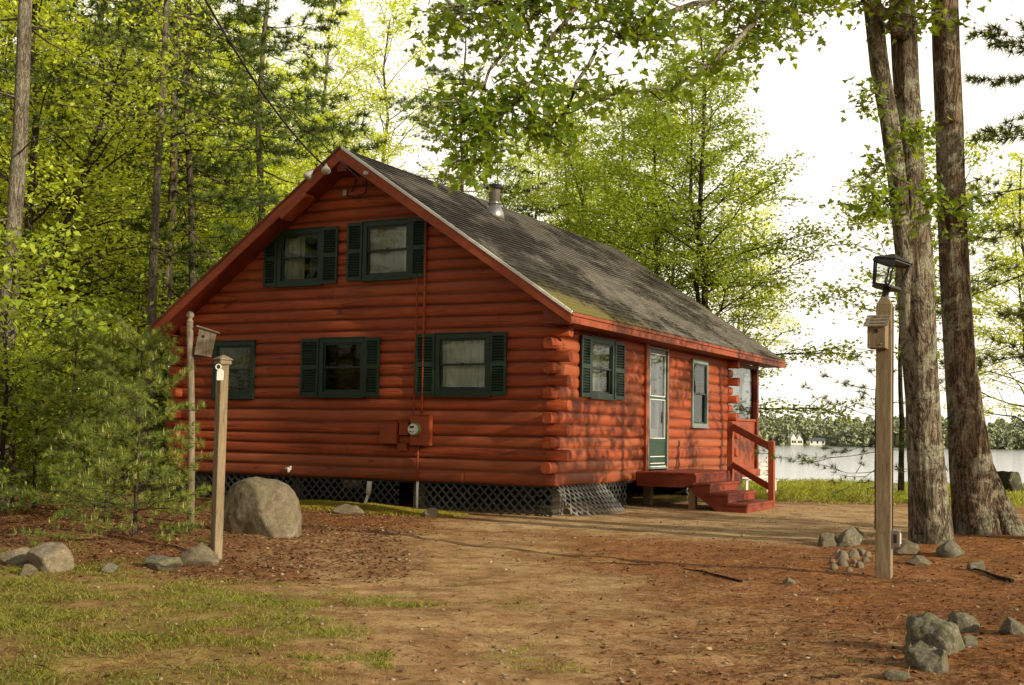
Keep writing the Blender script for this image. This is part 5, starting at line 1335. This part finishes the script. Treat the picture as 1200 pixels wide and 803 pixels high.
# fallen sticks
def stick(p, q, r, label, seed):
    rg = np.random.default_rng(seed); a, _ = gnd(*p); b, _ = gnd(*q); n = 9
    pts = [a + (b - a) * t + rg.normal(0, .012, 3) for t in np.linspace(0, 1, n)]
    for i in range(n): pts[i][2] = hz(pts[i][0], pts[i][1]) + r * .8
    k = MB(); k.tube(pts, [r * (1 - .6 * i / n) for i in range(n)], 6); tag(obj('fallen_branch', k, M['bark_tree'], origin=tuple(a), smooth=True), label, 'stick')
stick((868, 683), (805, 668), .014, 'dark stick lying on the bare drive below the steps', 1)
stick((1186, 683), (1140, 668), .022, 'pale bent stick on the orange slope below the big maple', 2)
stick((772, 662), (690, 660), .008, 'thin twig on the drive before the loose lattice', 3)
stick((985, 795), (948, 797), .010, 'short twig at the bottom edge', 4)

# bench on the lawn beyond the porch
bp = at(886, 545, 30.0); bz0 = hz(bp[0], bp[1]); ba = math.atan2(RH[1], RH[0]) + R_(8)
o = thing('lawn_bench', 'pale slatted lawn bench on the grass beyond the porch steps', 'bench', (bp[0], bp[1], bz0))
BM = lambda x, y, z: (bp[0] + x * math.cos(ba) - y * math.sin(ba), bp[1] + x * math.sin(ba) + y * math.cos(ba), bz0 + z)
k = MB()
for i in range(5): k.box((-.48, .0 + i * .012, .36 + i * .105), (.42, .022 + i * .012, .43 + i * .105), 0, BM)
obj('backrest', k, M['white'], o)
k = MB()
for i in range(4): k.box((-.48, -.48 + i * .115, .33), (.42, -.39 + i * .115, .352), 0, BM)
obj('seat', k, M['white'], o)
for sx_ in (-.42, .30):
    k = MB(); k.box((sx_, -.46, -.05), (sx_ + .06, -.40, .329), 0, BM); obj('leg', k, M['white'], o)
    k = MB(); k.box((sx_, .065, -.05), (sx_ + .06, .12, .9), 0, BM); obj('leg', k, M['white'], o)

# ------------------------------------------------------------------ loose ground cover
rg = np.random.default_rng(99)
def scatter(n, umin, umax, vmin, vmax, pw=1.6):
    v = vmin + (vmax - vmin) * rg.random(n) ** pw; a = rg.uniform(umin, umax, n); u = a * v
    x = CAM[0] + RH[0] * u + FH[0] * v; y = CAM[1] + RH[1] * u + FH[1] * v
    ok = ~((x > -8.1) & (x < .05) & (y > 0) & (y < 12)); return x[ok], y[ok]
def inhouse(x, y): return (x > -8.1) & (x < .0) & (y > -.02) & (y < 12)
# pine needles and dead leaves
x, y = scatter(170000, -.50, .50, 4.6, 24, 1.5); g_, gv_, nd_, lt_ = zones(x, y)
keep = rg.random(len(x)) < np.clip(.26 + .7 * nd_ + .9 * lt_ - .35 * gv_, .05, 1); x, y, lt2, nd2 = x[keep], y[keep], lt_[keep], nd_[keep]
z = hgt(x, y) + .004; n = len(x); leafy = rg.random(n) < (.10 + .55 * lt2)
C_ = np.stack([x, y, z], -1); dr = unit(np.stack([rg.normal(size=n), rg.normal(size=n), rg.normal(0, .22, n)], -1)); sd = unit(np.cross(dr, UPV + rg.normal(0, .35, (n, 3))))
Ln = np.where(leafy, rg.uniform(.011, .030, n), rg.uniform(.03, .075, n))[:, None]; Wd = np.where(leafy, rg.uniform(.007, .018, n), .0020)[:, None]
nr = np.cross(sd, dr) * np.where(leafy, rg.uniform(-.01, .014, n), 0)[:, None]
V = np.stack([C_ - dr * Ln, C_ + sd * Wd + nr, C_ + dr * Ln, C_ - sd * Wd + nr], 1); V[:, :, 2] = np.maximum(V[:, :, 2], hgt(V[:, :, 0].ravel(), V[:, :, 1].ravel()).reshape(n, 4) + .002)
t = NT('dead needles and leaves'); a = t.n('ShaderNodeAttribute', attribute_name='tint').outputs['Fac']
c = t.ramp(a, [(0, (.045, .020, .010)), (.35, (.15, .058, .022)), (.7, (.27, .125, .05)), (1, (.46, .34, .19))]); M['litter'] = t.done(t.bsdf(c, .85, 0, None, .15))
tag(link('leaf_litter', fast('leaf_litter', V.reshape(-1, 3), np.arange(4 * n).reshape(-1, 4), np.clip(rg.normal(.48, .24, n), 0, 1), [M['litter']])), 'scattered brown pine needles and dead leaves on the ground', 'leaf litter', None, 'stuff')
# grass
def grass(name, n, um, ux, vm, vx, hmin, hmax, wd, label, pw, colors, dens=None, seed=1):
    x, y = scatter(n, um, ux, vm, vx, pw); g_, gv_, nd_, lt_ = zones(x, y)
    cl = vnoise(x * 3.3, y * 3.3, 91) ; keep = rg.random(len(x)) < np.clip(g_ * 1.15 - .12, 0, 1) * np.clip(2.4 * cl - .55, .06, 1.3); x, y, gk = x[keep], y[keep], g_[keep]
    z = hgt(x, y); m = len(x); b = np.stack([x, y, z - .003], -1)
    h = (rg.uniform(hmin, hmax, m) * (.55 + .6 * gk))[:, None]; ln = np.stack([rg.normal(0, .5, m), rg.normal(0, .5, m), np.ones(m)], -1)
    s = unit(np.stack([rg.normal(size=m), rg.normal(size=m), np.zeros(m)], -1)) * wd
    m1 = b + ln * h * .55; tip = b + ln * h * np.array([1.5, 1.5, .95])
    V = np.stack([b - s, b + s, m1 + s * .75, tip, m1 - s * .75], 1).reshape(-1, 3)
    me = fast(name, V, np.arange(5 * m).reshape(-1, 5), np.clip(rg.normal(.5, .22, m) + .25 * (cl[keep] - .5), 0, 1), [colors])
    tag(link(name, me), label, 'grass', None, 'stuff')
M['grass'] = leaf_material('short yellowed grass', (.045, .058, .008), (.125, .145, .018), (.28, .27, .05), .35, 0)
M['grass_lake'] = leaf_material('lakeside grass', (.05, .075, .010), (.16, .19, .02), (.36, .36, .06), .4, 0)
grass('grass', 300000, -.50, .30, 4.6, 15, .010, .048, .0023, 'short thin yellow green grass on the near drive verge', 1.4, M['grass'])
grass('grass', 60000, .05, .50, 23, 46, .05, .16, .010, 'sunlit grass strip by the lake shore', 1.0, M['grass_lake'])
# pebbles
x, y = scatter(5200, -.45, .5, 4.8, 23, 1.4); g_, gv_, nd_, lt_ = zones(x, y)
keep = rg.random(len(x)) < (.22 + .7 * gv_); x, y = x[keep], y[keep]; m = len(x)
ico = np.array([(0, 0, 1), (.894, 0, .447), (.276, .851, .447), (-.724, .526, .447), (-.724, -.526, .447), (.276, -.851, .447), (.724, .526, -.447), (-.276, .851, -.447), (-.894, 0, -.447), (-.276, -.851, -.447), (.724, -.526, -.447), (0, 0, -1)])
icf = np.array([(0, 1, 2), (0, 2, 3), (0, 3, 4), (0, 4, 5), (0, 5, 1), (1, 6, 2), (2, 7, 3), (3, 8, 4), (4, 9, 5), (5, 10, 1), (6, 7, 2), (7, 8, 3), (8, 9, 4), (9, 10, 5), (10, 6, 1), (11, 7, 6), (11, 8, 7), (11, 9, 8), (11, 10, 9), (11, 6, 10)])
s = .004 + .017 * rg.random(m) ** 3.0; V = ico[None] * (1 + rg.normal(0, .16, (m, 12, 1))) * s[:, None, None] * np.stack([rg.uniform(.7, 1.4, m), rg.uniform(.7, 1.2, m), rg.uniform(.4, .8, m)], -1)[:, None, :]
V = V + np.stack([x, y, hgt(x, y) + s * .2], -1)[:, None, :]; F = (np.arange(m)[:, None, None] * 12 + icf[None]).reshape(-1, 3)
t = NT('pebbles'); a = t.n('ShaderNodeAttribute', attribute_name='tint').outputs['Fac']; c = t.ramp(a, [(0, (.10, .075, .045)), (.5, (.26, .205, .13)), (1, (.42, .35, .25))]); M['pebble'] = t.done(t.bsdf(c, .85, 0, None, .2))
tag(link('gravel', fast('gravel', V.reshape(-1, 3), F, np.repeat(np.clip(rg.normal(.5, .25, m), 0, 1), 20), [M['pebble']], True)), 'small pale pebbles strewn over the bare drive', 'gravel', None, 'stuff')
# moss cushions along the lattice
x = rg.uniform(-6.2, -1.2, 26000); y = rg.normal(-.8, .28, 26000); g_, gv_, nd_, lt_ = zones(x, y); keep = (rg.random(26000) < g_ * 1.2) & (y < -.05); x, y = x[keep], y[keep]; m = len(x)
b = np.stack([x, y, hgt(x, y)], -1); h = (.012 + .05 * vnoise(x * 4, y * 4, 44))[:, None]; ln = np.stack([rg.normal(0, .7, m), rg.normal(0, .7, m), np.ones(m)], -1); sd = unit(np.stack([rg.normal(size=m), rg.normal(size=m), np.zeros(m)], -1)) * .007
V = np.stack([b - sd, b + sd, b + ln * h], 1).reshape(-1, 3); M['moss'] = leaf_material('yellow moss', (.07, .075, .010), (.22, .19, .020), (.42, .34, .05), .3, 0)
tag(link('moss', fast('moss', V, np.arange(3 * m).reshape(-1, 3), np.clip(rg.normal(.5, .25, m), 0, 1), [M['moss']])), 'yellow green moss along the foot of the lattice', 'moss', None, 'stuff')
